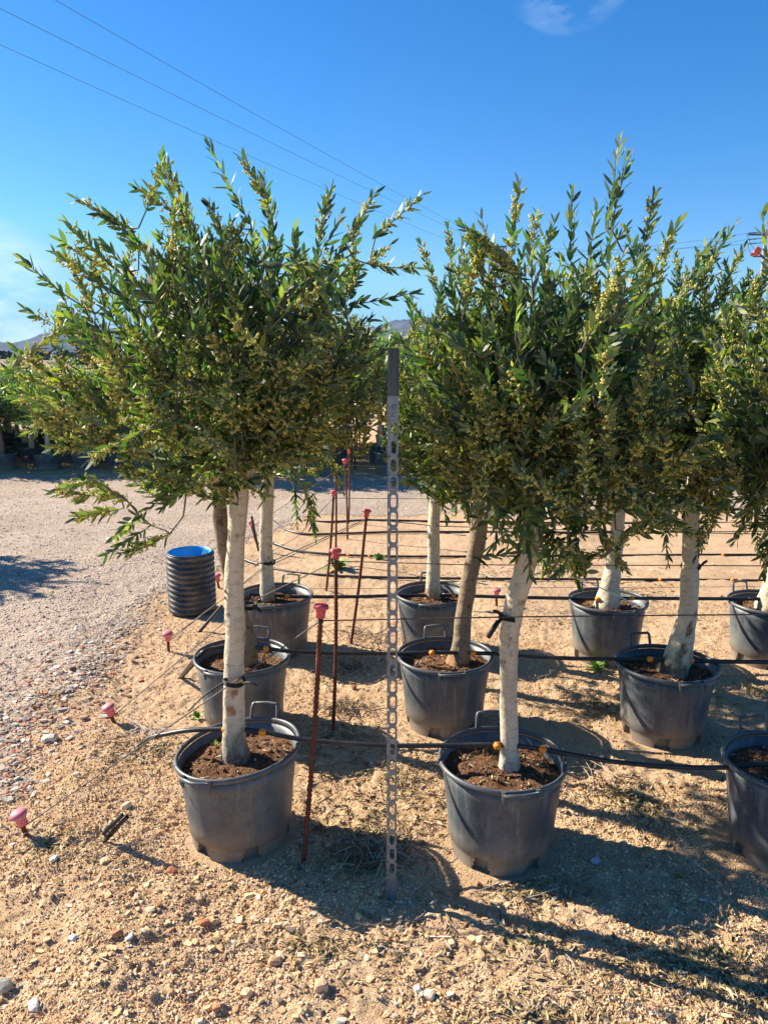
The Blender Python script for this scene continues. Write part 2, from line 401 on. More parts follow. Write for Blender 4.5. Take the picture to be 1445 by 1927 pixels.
# far belt of trees and scrub at the end of the fields: one mass
rs = np.random.RandomState(3)
ico = None
def icosphere(sub=1):
    import bmesh
    bm = bmesh.new(); bmesh.ops.create_icosphere(bm, subdivisions=sub, radius=1)
    v = np.array([tuple(x.co) for x in bm.verts]); f = np.array([[a.index for a in p.verts] for p in bm.faces]); bm.free(); return v, f
ICV, ICF = icosphere(1)
ICV2, ICF2 = icosphere(2)
M_wood = mat('far_foliage', (.055, .07, .03), .9, .1, tint=True)
b = MB()
for i in range(520):
    X0 = rs.uniform(-260, 320); Y0 = rs.uniform(250, 420) if rs.rand() < .75 else rs.uniform(110, 250)
    r = rs.uniform(1.6, 4.2)*(1.0 if Y0 > 250 else .35); c = rs.uniform(.6, 1.5)
    n = 26
    for k in range(n):
        d = rs.normal(size=3); d /= np.linalg.norm(d); d[2] = abs(d[2]); p = np.array([X0, Y0, 0]) + d*np.array([r, r, r*.75])*rs.uniform(.5, 1)
        s_ = r*rs.uniform(.16, .34)
        b.add(ICV*s_*rs.uniform(.6, 1.3, (len(ICV), 1)) + p, ICF, 0, (c*rs.uniform(.8, 1.2), c*rs.uniform(.8, 1.2), c*.9), False)
tag(b.build('distant_scrub', M_wood), kind='stuff')

# ================================================================== loose cover on the ground
def scatter(name, n, region, size, cols, seed, material, flat=.7, boxy=False, sink=.25, sub=1):
    """many small stones in one mesh; region(rs, n) -> x, y arrays"""
    r = np.random.RandomState(seed); x, y = region(r, n); n = len(x)
    s = size(r, n); z = height(x, y)
    iv, jf = (ICV, ICF) if sub == 1 else (ICV2, ICF2)
    k = len(iv)
    base = np.tile(iv[None], (n, 1, 1))
    if boxy: base = np.sign(base)*np.abs(base)**.35*.75
    base = base*(1 + r.uniform(-.28, .28, (n, k, 1)))
    base *= np.stack([r.uniform(.7, 1.5, n), r.uniform(.6, 1.1, n), r.uniform(.45, 1, n)*flat], 1)[:, None, :]
    a = r.uniform(0, 6.28, n); ca, sa = np.cos(a), np.sin(a)
    tl = r.uniform(-.5, .5, n); ct, st = np.cos(tl), np.sin(tl)
    bx, by, bz = base[..., 0], base[..., 1], base[..., 2]
    by, bz = by*ct[:, None] - bz*st[:, None], by*st[:, None] + bz*ct[:, None]
    bx, by = bx*ca[:, None] - by*sa[:, None], bx*sa[:, None] + by*ca[:, None]
    v = np.stack([bx, by, bz], -1)*s[:, None, None] + np.stack([x, y, z + s*flat*sink], 1)[:, None, :]
    ci = r.choice(len(cols), n, p=[c[1] for c in cols]); col = np.array([c[0] for c in cols])[ci]*r.uniform(.75, 1.2, (n, 1))
    f = (jf[None] + (np.arange(n)*k)[:, None, None]).reshape(-1, 3)
    m = MB(); m.add(v.reshape(-1, 3), f, 0, np.repeat(col, k, 0), False)
    return tag(m.build(name, material), kind='stuff')
SANDC = [((.74, .50, .275), .46), ((.58, .37, .20), .24), ((.80, .61, .41), .20), ((.40, .19, .10), .04), ((.52, .47, .40), .03), ((.18, .14, .11), .03)]
def not_pot(x, y, m=.2):
    ok = np.ones(len(x), bool)
    for (px, py) in POTS.values(): ok &= ((x-px)**2 + (y-py)**2) > m*m
    return ok
def reg_sand(y0, y1, bias=None):
    def f(r, n):
        y = y0 + (y1-y0)*r.rand(n*3)**1.4; x = r.uniform(-1, 1, n*3)*(.62*y + .3)
        ok = (~road_mask(x, y)) & not_pot(x, y)
        if bias: ok &= r.rand(n*3) < bias(x, y)
        return x[ok][:n], y[ok][:n]
    return f
def crumbs(name, n, region, size, cols, seed):
    r = np.random.RandomState(seed); x, y = region(r, n); n = len(x); s = size(r, n); z = height(x, y)
    o = np.array([(1, 0, 0), (-1, 0, 0), (0, 1, 0), (0, -1, 0), (0, 0, .9), (0, 0, -.9)])
    f = np.array([(0, 2, 4), (2, 1, 4), (1, 3, 4), (3, 0, 4), (2, 0, 5), (1, 2, 5), (3, 1, 5), (0, 3, 5)])
    v = o[None]*r.uniform(.55, 1.4, (n, 6, 1)); v = v + r.normal(0, .18, (n, 6, 3)); a = r.uniform(0, 6.28, n); ca, sa = np.cos(a)[:, None], np.sin(a)[:, None]
    v = np.stack([v[..., 0]*ca - v[..., 1]*sa, v[..., 0]*sa + v[..., 1]*ca, v[..., 2]], -1)*s[:, None, None] + np.stack([x, y, z + s*.3], 1)[:, None, :]
    ci = r.choice(len(cols), n, p=[c[1] for c in cols]); col = np.array([c[0] for c in cols])[ci]*r.uniform(.8, 1.2, (n, 1))
    m = MB(); m.add(v.reshape(-1, 3), (f[None] + (np.arange(n)*6)[:, None, None]).reshape(-1, 3), 0, np.repeat(col, 6, 0), False)
    return tag(m.build(name, M_stone), kind='stuff')
patch = lambda x, y: np.clip(.30 + .9*vnoise(x*2.6, y*2.6, 77) + .5*vnoise(x*7, y*7, 78), .04, 1)
front = lambda x, y: np.clip(1.25 - np.hypot((x+.35)/.75, (y-2.0)/.34), .03, 1)
crumbs('sand_crumbs', 95000, reg_sand(1.42, 5.2, lambda x, y: np.clip(.55 + .9*vnoise(x*3.1, y*3.1, 88) + .5*vnoise(x*9, y*9, 89), .08, 1)), lambda r, n: .0017 + .0038*r.rand(n)**2, SANDC, 71)
scatter('pebbles', 14000, reg_sand(1.45, 4.4, patch), lambda r, n: .0022 + .0045*r.rand(n)**3, SANDC, 1, M_stone)
scatter('clods', 3600, reg_sand(1.45, 3.4, front), lambda r, n: .004 + .010*r.rand(n)**3, SANDC, 2, M_stone, boxy=True)
scatter('clods', 700, reg_sand(1.45, 6.5, patch), lambda r, n: .005 + .013*r.rand(n)**4, SANDC, 21, M_stone, boxy=True)
GRAVC = [((.58, .43, .33), .42), ((.68, .55, .45), .24), ((.44, .31, .24), .18), ((.26, .20, .17), .10), ((.68, .62, .55), .06)]
def reg_road(r, n):
    y = 1.5 + 9.3*r.rand(n*4)**1.0; x = r.uniform(-.62, .62, n*4)*y
    ok = road_mask(x + r.normal(0, .09, n*4), y + r.normal(0, .12, n*4)) & not_pot(x, y, .25) & (r.rand(n*4) < np.clip(6/(y+.5), .3, 1)); return x[ok][:n], y[ok][:n]
scatter('gravel', 16000, reg_road, lambda r, n: .0045 + .009*r.rand(n)**2.5, GRAVC, 4, M_stone)
crumbs('road_grit', 45000, reg_road, lambda r, n: .003 + .006*r.rand(n)**2, GRAVC, 72)
# brick rubble along the road edge
RUBC = [((.42, .19, .115), .28), ((.50, .40, .32), .24), ((.62, .56, .48), .13), ((.30, .21, .16), .2), ((.40, .38, .35), .09), ((.52, .33, .2), .06)]
def reg_rub(r, n):
    t = r.beta(2.0, 2.6, n*3); y = 2.2 + 2.7*t; x = np.interp(y, ey, ex) + r.normal(0, .17, n*3) - .13
    ok = (x > -.62*y); return x[ok][:n], y[ok][:n]
scatter('rubble', 1900, reg_rub, lambda r, n: .005 + .017*r.rand(n)**2.6, RUBC, 6, M_stone, boxy=True, flat=.55)

def litter(name, n, spots, seed, cols, length=(.02, .05)):
    r = np.random.RandomState(seed); m = MB(); V_ = []; F_ = []; C_ = []; k = 0
    w_ = np.array([s[4] for s in spots], float); w_ /= w_.sum()
    idx = r.choice(len(spots), n, p=w_)
    for i in idx:
        sx, sy, rx, ry, _ = spots[i]
        a = r.uniform(0, 6.28); q = abs(r.normal(0, .55))
        x = sx + rx*q*math.cos(a); y = sy + ry*q*math.sin(a)
        if any((x-p[0])**2 + (y-p[1])**2 < .036 for p in POTS.values()): continue
        z = float(height(np.array([x]), np.array([y]))[0]) + r.uniform(.001, .010)
        L = r.uniform(*length); W = L*r.uniform(.07, .12); th = r.uniform(0, 6.28)
        d = np.array([math.cos(th), math.sin(th), r.uniform(-.25, .3)]); s_ = np.array([-math.sin(th), math.cos(th), r.uniform(-.7, .7)])
        p = np.array([x, y, z]); cu = np.array([0, 0, L*r.uniform(-.12, .2)])
        V_ += [p - d*L/2, p + s_*W + cu*.7, p - s_*W + cu*.7, p + d*L/2]
        F_ += [(k, k+2, k+3, k+1)]; k += 4
        c = np.array(cols[r.randint(len(cols))])*r.uniform(.7, 1.25); C_ += [c]*4
    m.add(np.array(V_), np.array(F_), 0, np.array(C_), False)
    return tag(m.build(name, M_litter), kind='stuff')
DRY = [(.38, .27, .13), (.30, .20, .10), (.48, .36, .20), (.20, .13, .07), (.26, .21, .09), (.52, .42, .27)]
def gp(x, y, rx, ry, wt): p = G(x, y); return (p.x, p.y, rx, ry, wt)
SP = [gp(640, 1390, .30, .25, 5), gp(660, 1250, .28, .25, 4), gp(690, 1610, .22, .16, 6), gp(1180, 1500, .34, .24, 6), gp(1300, 1820, .35, .12, 7), gp(1420, 1880, .25, .12, 5),
      gp(1010, 1910, .35, .10, 3), gp(1080, 1170, .6, .35, 3), gp(1130, 1330, .5, .3, 5), gp(1420, 1300, .3, .3, 3), gp(780, 1470, .3, .3, 3), gp(700, 1560, .35, .15, 3),
      gp(300, 1420, .22, .2, 3), gp(600, 1780, .35, .12, 2), gp(1000, 1680, .25, .12, 3), gp(900, 1080, 1.2, .5, 3), gp(100, 1320, .3, .4, 2), gp(1200, 1120, .9, .6, 4), gp(700, 1500, 1.1, .6, 4), gp(100, 1610, .2, .15, 1.5), gp(1000, 1780, .9, .25, 4)]
litter('leaf_litter', 9000, SP, 9, DRY)
# straws and broken twigs
r = np.random.RandomState(15); m = MB()
for i in range(420):
    s = SP[r.randint(len(SP))]
    x = s[0] + s[2]*r.normal()*.8; y = s[1] + s[3]*r.normal()*.8
    if any((x-p[0])**2 + (y-p[1])**2 < .055 for p in POTS.values()): continue
    L = r.uniform(.04, .16); th = r.uniform(0, 6.28); z = float(height(np.array([x]), np.array([y]))[0]) + .004
    pts = [(x + L*t*math.cos(th+.5*t*r.normal()), y + L*t*math.sin(th+.4*t), z + .008*math.sin(3.1*t) + r.uniform(0, .004)) for t in (0, .33, .66, 1)]
    c = [(.42, .33, .2), (.25, .17, .1), (.55, .5, .42), (.15, .1, .06)][r.randint(4)]
    m.tube(pts, r.uniform(.0008, .002), 4, 0, c, False)
tag(m.build('straw', M_litter), kind='stuff')

# single stones one can point at
def stone(px, py, s, c, label, seed, flat=.7):
    r = np.random.RandomState(seed); p = G(px, py)
    v = ICV2*(1 + .0*ICV2); v = np.sign(v)*np.abs(v)**.6
    v = v*(1 + .10*np.array([fbm(a[0]*2+seed, a[1]*2+a[2], 1, 2) for a in v]))[:, None]*np.array([1.15, .85, flat])*s
    m = MB(); m.add(v, ICF2, 0, c, False); o = m.build('stone', M_stone)
    o.location = (p.x, p.y, float(height(np.array([p.x]), np.array([p.y]))[0]) + s*flat*.45); o.rotation_euler = (r.uniform(-.3, .3), r.uniform(-.3, .3), r.uniform(0, 6))
    tag(o, label, 'stone', 'loose stones on the sand')
stone(605, 1855, .019, (.62, .42, .26), 'large tan stone alone on bare sand at the bottom centre', 1, .9)
stone(517, 1808, .018, (.60, .36, .20), 'orange tan upright stone beside dark straw near the bottom', 2, 1)
stone(785, 1860, .011, (.75, .74, .70), 'small whitest pebble left of a pale round stone', 3)
stone(808, 1876, .014, (.66, .54, .42), 'pale round stone just right of a small white pebble', 4)
stone(222, 1782, .014, (.42, .20, .12), 'reddish brown stone in the pebbly sand at lower left', 5)
stone(246, 1786, .013, (.40, .42, .44), 'flat blue grey stone beside a reddish stone', 6, .35)
stone(140, 1782, .012, (.58, .58, .60), 'light grey stone in the sand at lower left', 7)
stone(65, 1900, .016, (.66, .62, .56), 'flat whitish stone on smooth sand in the bottom left corner', 8, .35)
stone(5, 1860, .022, (.36, .33, .27), 'grey brown stone cut by the left edge of the view', 9)
stone(385, 1735, .015, (.45, .17, .09), 'brick red stone on the sand below the dented left pot', 10, .5)
stone(325, 1645, .014, (.48, .19, .09), 'dark orange chip on the sand just below the front left pot', 11, .6)
stone(104, 1635, .014, (.72, .70, .66), 'white chip beside a bleached twig at lower left', 12, .5)
stone(850, 1775, .012, (.60, .43, .27), 'tan stone on the sand under the trunk shadow', 13, .8)
stone(905, 1800, .014, (.56, .38, .22), 'squat ochre stone on the sand between two dark hollows', 14, .8)
stone(1120, 1625, .015, (.50, .48, .45), 'long grey stone in the shade right of the middle pot', 15, .5)
stone(95, 1400, .030, (.62, .52, .42), 'big pale stone at the edge of the brick rubble', 16, .6)
stone(240, 1535, .016, (.62, .50, .34), 'pale stone beside the nearest pink capped ground stake', 17, .8)

# ================================================================== GROVE
def trunk_mesh(pts, widths, Y, seed, material, name, parent, base, warmbase=False, k=30, lean=0.0, scars=()):
    """pts measured in the photo, at depth Y"""
    P = [V(x, y, Y + lean*i/len(pts)) for i, (x, y) in enumerate(pts)]
    P[0].z = min(P[0].z, .285)
    W = [wd*.96/2/ppm(p) for wd, p in zip(widths, P)]
    n = 13; path = smooth_path(P, n); rad = interp(W, len(path))
    r = np.random.RandomState(seed); vs = []; cs = []
    for i, p in enumerate(path):
        z = p.z
        for j in range(k):
            a = 2*math.pi*j/k
            q = 1 + .07*vnoise(j*2.0/k*3+seed, z*14, seed) + .05*vnoise(math.cos(a)*1.5+4, z*30+math.sin(a)*2, seed+3) + .05*math.cos(2*a+seed+z*3)
            flare = max(0, (.36 - z)/.1); q += .16*flare*(vnoise(math.cos(a)*2+seed, math.sin(a)*2, 5))
            vs.append((p.x + rad[i]*q*math.cos(a), p.y + rad[i]*q*math.sin(a), z))
            t = np.array([1., 1., 1.])
            if warmbase == 'dark': f = min(1, max(0, (.40 + .05*vnoise(a*2, z*20, seed) - z)/.03)); t = t*(1-f) + np.array([.24, .19, .16])*(1 + .5*vnoise(a*5, z*60, 3))*f
            elif warmbase: f = min(1, max(0, (.38 + .04*vnoise(a*2, 1, seed) - z)/.06)); t = t*(1-f) + (np.array([1.75, 1.25, .85]) if material is M_barkdark else np.array([.66, .44, .30]))*f
            for (sy, sa, hz_, wa, colr) in scars:
                zz = V(722, sy, Y).z; da = math.atan2(math.sin(a-sa), math.cos(a-sa)); f = 1 - ((z-zz)/hz_)**2 - (da/wa)**2 + .9*float(vnoise(a*9+seed, z*90, 8))
                if f > .25: t = np.array(colr)
            cs.append(t)
    fs = [(i*k+j, i*k+(j+1) % k, (i+1)*k+(j+1) % k, (i+1)*k+j) for i in range(len(path)-1) for j in range(k)]
    m = MB(); m.add(np.array(vs) - np.array(base), fs, 0, np.array(cs))
    # small knots and pruning stubs
    for q in range(5):
        i = r.randint(int(len(path)*.25), int(len(path)*.9)); a = r.uniform(3.4, 6.0); p = path[i]; d = Vector((math.cos(a), math.sin(a), .2))
        o = p + d*rad[i]*.88; s = rad[i]*r.uniform(.10, .2)
        m.tube([o - Vector(base), o + d*s*1.4 - Vector(base)], [s*1.5, s*.7], 7, 0, (.62, .5, .4))
    return m.build(name, material, parent), path, rad

def radial(outline, c):
    """front-view outline (x,z offsets) -> angle/radius table"""
    a = [math.atan2(z-c[1], x-c[0]) for x, z in outline]; d = [math.hypot(x-c[0], z-c[1]) for x, z in outline]
    o = sorted(zip(a, d)); aa = np.array([q[0] for q in o]); dd = np.array([q[1] for q in o])
    aa = np.concatenate([[aa[-1]-2*math.pi], aa, [aa[0]+2*math.pi]]); dd = np.concatenate([[dd[-1]], dd, [dd[0]]])
    return lambda t: float(np.interp(t, aa, dd))
LT = np.array([0, .16, .42, .72, 1.0]); LW = np.array([.12, .70, 1.0, .82, .05])
GREENS = np.array([(.024, .060, .020), (.040, .082, .026), (.018, .045, .020), (.055, .090, .028), (.115, .15, .040)])
def build_crown(name, parent, base, origin, centre, rfun, depth, n_shoot, seed, spikes=(), n_limb=9, lsize=1.0, bud=1.0, twig_k=4, trunk_r=.03, dens=1.0, inner=.30, pale=1.0):
    """olive crown: limbs from the trunk head, twigs, opposite leaves and strings of flower buds"""
    r = np.random.RandomState(seed); base = np.array(base, float); origin = np.array(origin, float); centre = np.array(centre, float)
    m = MB(); LV = []; LC = []; BV = []; BC = []
    def env(d):
        th = math.atan2(d[2], d[0]); rr = rfun(th); h = math.hypot(d[0], d[2])
        return 1/math.sqrt((h/rr)**2 + (d[1]/depth)**2 + 1e-9)
    def rdir():
        d = r.normal(size=3); return d/np.linalg.norm(d)
    # limbs
    nodes = []
    for i in range(n_limb):
        d = rdir(); d[2] = d[2]*.8 + .15
        a = i*2.4 + r.uniform(-.4, .4); d = np.array([math.cos(a)*.9, math.sin(a)*.9, r.uniform(-.25, 1.1)]); d /= np.linalg.norm(d)
        tip = centre + d*env(d)*r.uniform(.6, .8)
        o = origin + np.array([0, 0, r.uniform(-.03, .10)])
        mid = o*.5 + tip*.5 + np.array([0, 0, r.uniform(-.04, .08)]) + r.normal(0, .02, 3)
        path = smooth_path([o, o*.75 + mid*.25 + np.array([0, 0, .02]), mid, tip], 4)
        L = len(path); m.tube([Vector(p) - Vector(base) for p in path], interp([trunk_r*.5, trunk_r*.30, trunk_r*.17, .0025], L), 6, 2)
        for q, p in enumerate(path[2:]): nodes.append(np.array(p))
    nodes = np.array(nodes)
    shoots = []
    for (tip, L, dr) in spikes:
        tip = np.array(tip, float); dr = np.array(dr, float); dr /= np.linalg.norm(dr); shoots.append((tip - dr*L, dr, L, True))
    for i in range(n_shoot):
        d = rdir(); u = inner + (1-inner)*r.rand()**.62
        # bumpy surface so the outline breaks into tufts and gaps
        if d[2] > .25 and u > .72 and r.rand() < .38: u *= r.uniform(.5, .8)
        bump = 1 + .24*vnoise(math.atan2(d[2], d[0])*2.6+seed, d[1]*3.1, seed)
        p = centre + d*env(d)*u*bump*.93
        out = p - origin; out /= (np.linalg.norm(out)+1e-6)
        dr = out*.85 + np.array([0, 0, .26]) + r.normal(0, .42, 3)
        if p[2] < origin[2] + .05: dr[2] -= .25
        dr /= np.linalg.norm(dr); L = r.uniform(.10, .21)*(1.15 if u > .85 else .9)
        shoots.append((p - dr*L*.75, dr, L, False))
    shoots.sort(key=lambda q: np.linalg.norm(q[0]-origin))
    for (b0, dr, L, sp) in shoots:
        # join to a limb
        dd = np.linalg.norm(nodes - b0, axis=1) + .4*np.maximum(0, np.linalg.norm(nodes-origin, axis=1) - np.linalg.norm(b0-origin))
        nd = nodes[int(np.argmin(dd))]
        k0 = nd*.45 + b0*.55 + np.array([0, 0, -.015]) - dr*.02
        nodes = np.concatenate([nodes, [k0, b0]])
        bend = r.normal(0, .10, 3) + np.array([0, 0, .10 if dr[2] > -.1 else -.06])
        def sp_pt(t): return b0 + dr*L*t + bend*L*t*t*.8
        pts = [nd, k0, b0] + [sp_pt(t) for t in (.4, .75, 1)]
        m.tube([Vector(p - base) for p in pts], [.0032, .0027, .0022, .0018, .0013, .0008], twig_k, 2, (1, 1, 1), False)
        # frame
        up = np.cross(dr, rdir()); up /= np.linalg.norm(up)+1e-9; sd = np.cross(dr, up)
        sp_n = .0165*lsize/dens
        nn = max(4, int(L*1.12/sp_n)); ph = r.uniform(0, 3.14)
        shade = r.uniform(.75, 1.25); kind = r.rand()
        for q in range(nn):
            t = -.12 + 1.12*(q + .5*r.rand())/nn
            c0 = sp_pt(t) if t > 0 else b0 + dr*L*t
            an = ph + q*1.57 + r.uniform(-.25, .25)
            for sgn in (0, math.pi):
                if r.rand() < .10: continue
                a = an + sgn; lat = up*math.cos(a) + sd*math.sin(a)
                op = r.uniform(.45, .95)*(1 - .45*max(t, 0)**2)
                ld = dr*math.cos(op) + lat*math.sin(op) + np.array([0, 0, r.uniform(-.12, .10)]); ld /= np.linalg.norm(ld)
                ll = lsize*r.uniform(.036, .060)*(1 - .25*max(0, t-.6)/.4)
                lw = ll*r.uniform(.115, .160)
                nrm = dr - ld*np.dot(dr, ld) + r.normal(0, .35, 3); nrm -= ld*np.dot(nrm, ld); nrm /= np.linalg.norm(nrm)+1e-9
                # upper face turns to the sky
                if nrm[2] < -.15 and r.rand() < .7: nrm = -nrm
                s_ = np.cross(nrm, ld); cv = r.uniform(-.22, .16)*ll
                mid = c0 + ld*(LT[:, None]*ll) + nrm*((LT**2)[:, None]*cv)
                LV.append(np.concatenate([mid - s_*(LW[:, None]*lw), mid + s_*(LW[:, None]*lw)]))
                g = GREENS[r.randint(5)]*shade*r.uniform(.75, 1.3)
                z = r.rand()
                if z < .004: g = np.array([.42, .22, .025])*r.uniform(.7, 1.2)
                elif z < .05: g = np.array([.16, .17, .035])*r.uniform(.8, 1.2)
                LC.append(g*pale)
            if bud > 0 and t > .05 and t < .84 and vnoise(b0[0]*5+seed, b0[2]*5, 9) + vnoise(b0[1]*5, b0[2]*9+seed, 2) > -.30 and r.rand() < .95*bud:
                for sgn in ((0, math.pi) if r.rand() < .8 else (0,)):
                    a = an + sgn + .3; lat = up*math.cos(a) + sd*math.sin(a)
                    rd = dr*.55 + lat*.8; rd /= np.linalg.norm(rd); rl = r.uniform(.014, .032)
                    nb = r.randint(8, 16)
                    for z in range(nb):
                        f = (z+1)/nb; pp = c0 + rd*rl*f + r.normal(0, .0028, 3)*(1.25-f*.6)
                        BV.append(OCT*(.0033*r.uniform(.7, 1.3)) + pp); BC.append(np.array([1, 1, 1])*r.uniform(.6, 1.25)*np.array([1, r.uniform(.92, 1.08), r.uniform(.7, 1.3)]))
    LV = np.array(LV) - base; n = len(LV)
    f4 = np.array([(i, i+1, 5+i+1, 5+i) for i in range(4)])
    m.add(LV.reshape(-1, 3), (f4[None] + (np.arange(n)*10)[:, None, None]).reshape(-1, 4), 0, np.repeat(np.array(LC), 10, 0))
    if BV:
        BV = np.array(BV) - base; n = len(BV)
        m.add(BV.reshape(-1, 3), (OCTF[None] + (np.arange(n)*6)[:, None, None]).reshape(-1, 3), 1, np.repeat(np.array(BC), 6, 0))
    return m.build(name, [M_leaf, M_bud, M_twig], parent)
OCT = np.array([(1, 0, 0), (-1, 0, 0), (0, 1, 0), (0, -1, 0), (0, 0, 1.1), (0, 0, -1.1)], float)
OCTF = np.array([(0, 2, 4), (2, 1, 4), (1, 3, 4), (3, 0, 4), (2, 0, 5), (1, 2, 5), (3, 1, 5), (0, 3, 5)])

# ------------------------------------------------------------------ pots
def pot_parts(parent, tiltx=0.0, tilty=0.0, seed=0, rot=0.0, r_top=.213, handle_back=True, handle_front=True, handles=(1.45, -1.6)):
    Hh = .345; k = 144
    def T(v):
        f = max(0, v[2])/Hh; return (v[0]*(1 + (.016*math.sin(2*math.atan2(v[1], v[0])+seed) + .006*math.sin(5*math.atan2(v[1], v[0])+2*seed))*f), v[1], v[2] + (tiltx*v[0] + tilty*v[1])*f)
    prof = [(.172, .0), (.1735, .018), (.1752, .037), (.1775, .056), (.183, .060), (.184, .10), (.190, .16), (.197, .22), (.204, .28), (.210, .325)]
    inn = [(.205, .325), (.199, .27), (.186, .15), (.174, .062)]
    vs = []
    for (r, z) in prof + inn:
        for j in range(k):
            a = 2*math.pi*j/k + rot; vs.append(T((r*math.cos(a), r*math.sin(a), z)))
    fs = []
    L = len(prof)
    def gap(j, lv):             # castellated foot: eight feet with trapezoid gaps
        q = (j % 24); lo = lv*.55; return lo <= q < 9 - lo - .5 and lv < 3
    for i in range(L-1):
        for j in range(k):
            if i < 3 and gap(j, i): continue
            fs.append((i*k+j, i*k+(j+1) % k, (i+1)*k+(j+1) % k, (i+1)*k+j))
    for i in range(L, L+3):
        for j in range(k): fs.append((i*k+j, i*k+(j+1) % k, (i+1)*k+(j+1) % k, (i+1)*k+j))
    for j in range(k): fs.append(((L-1)*k+j, (L-1)*k+(j+1) % k, L*k+(j+1) % k, L*k+j))
    m = MB(); m.add(vs, fs)
    # foot inner faces (thickness of the feet) and base plate
    for s8 in range(6):
        for (j0, side) in ((s8*24+9, 0), (s8*24+24, 1)):
            a = 2*math.pi*j0/k + rot
            m.add([T((r*math.cos(a), r*math.sin(a), z)) for r, z in ((.172, 0), (.150, 0), (.152, .058), (.178, .058))], [(0, 1, 2, 3)], 0, (1, 1, 1), False)
    m.add([T((.178*math.cos(2*math.pi*j/48), .178*math.sin(2*math.pi*j/48), .057)) for j in range(48)], [tuple(range(48))], 0, (1, 1, 1), False)
    m.lathe([(.150, 0), (.152, .048)], 48)
    body = m.build('pot', M_pot, parent)
    # rolled rim
    m = MB(); rp_ = []
    for a in np.linspace(0, 2*math.pi, 11)[:-1]: rp_.append((.2165 + .0075*math.cos(a), .334 + .0105*math.sin(a)))
    rp_.append(rp_[0]); vs = []; kk = 96
    for (r, z) in rp_:
        for j in range(kk):
            a = 2*math.pi*j/kk; vs.append(T((r*math.cos(a), r*math.sin(a), z)))
    m.add(vs, [(i*kk+j, i*kk+(j+1) % kk, (i+1)*kk+(j+1) % kk, (i+1)*kk+j) for i in range(len(rp_)-1) for j in range(kk)])
    m.build('rim', M_rim, body)
    # handles: trapezoid straps
    for hi, a0 in enumerate(handles):
        m = MB(); R0 = .222; hw = .055
        up_ = hi == 0
        def P(t, out, z):
            a = a0 + t/R0; p = Vector((math.cos(a)*(R0+out), math.sin(a)*(R0+out), z)); return Vector(T(p))
        if up_:
            pts = [P(-hw, -.004, .335), P(-hw*.93, .004, .378), P(-hw*.86, .008, .392), P(-hw*.80, .009, .394), P(0, .012, .394), P(hw*.80, .009, .394), P(hw*.86, .008, .392), P(hw*.93, .004, .378), P(hw, -.004, .335)]
            m.tube(pts, .0066, 4)
        else:
            pts = [P(-hw, .004, .340), P(-hw, .016, .336), P(0, .020, .338), P(hw, .016, .336), P(hw, .004, .340)]
            m.tube(pts, .0072, 6)
            for s_ in (-1, 1):
                m.tube([P(s_*hw, .006, .346), P(s_*hw, .012, .322), P(s_*hw, .008, .300)], [.009, .008, .004], 5)
        m.build('handle', M_rim, body)
    return T
def soil_part(parent, seed, T, z0=.285, bits=True):
    n = 26; r = np.random.RandomState(seed); vs = [(0, 0, z0 + .018)]; cs = [(1, 1, 1)]; rings = 16; k = 56
    for i in range(1, rings+1):
        for j in range(k):
            a = 2*math.pi*j/k; rr = .2012*i/rings; x, y = rr*math.cos(a), rr*math.sin(a)
            z = z0 + .02*(1 - (i/rings)**2) + .010*float(fbm(x+seed, y, 11, 3, seed)) + .006*float(vnoise(x*60, y*60, seed))
            vs.append(T((x, y, z))); c = 1 + .35*float(vnoise(x*9, y*9, seed+1)); cs.append((c, c, c))
    fs = [(0, 1+j, 1+(j+1) % k) for j in range(k)] + [(1+(i-1)*k+j, 1+i*k+j, 1+i*k+(j+1) % k, 1+(i-1)*k+(j+1) % k) for i in range(1, rings) for j in range(k)]
    m = MB(); m.add(vs, fs, 0, cs)
    if bits:
        for i in range(260):       # crumbs, perlite and fallen leaves
            a = r.uniform(0, 6.28); rr = .19*math.sqrt(r.rand()); x, y = rr*math.cos(a), rr*math.sin(a)
            z = z0 + .02*(1-(rr/.2)**2) + .010*float(fbm(x+seed, y, 11, 3, seed)) + .003
            p = Vector(T((x, y, z)))
            if i < 150: m.add(ICV*r.uniform(.002, .007)*r.uniform(.7, 1.3, (12, 1)) + np.array(p), ICF, 1, np.array([(.19, .10, .055), (.12, .06, .035), (.5, .47, .42)][0 if i < 80 else (1 if i < 138 else 2)]), False)
            else:
                L = r.uniform(.015, .035); th = r.uniform(0, 6.28); d = Vector((math.cos(th), math.sin(th), r.uniform(-.2, .3))); s_ = Vector((-math.sin(th), math.cos(th), .3))*L*.1
                m.add([tuple(p-d*L*.5), tuple(p-s_), tuple(p+d*L*.5), tuple(p+s_)], [(0, 1, 2, 3)], 1, np.array(DRY[r.randint(6)])*.9, False)
    return m.build('soil', [M_soil, M_litter], parent)

def outline_m(pts, Y):
    return [(V(x, y, Y).x, V(x, y, Y).z) for x, y in pts]

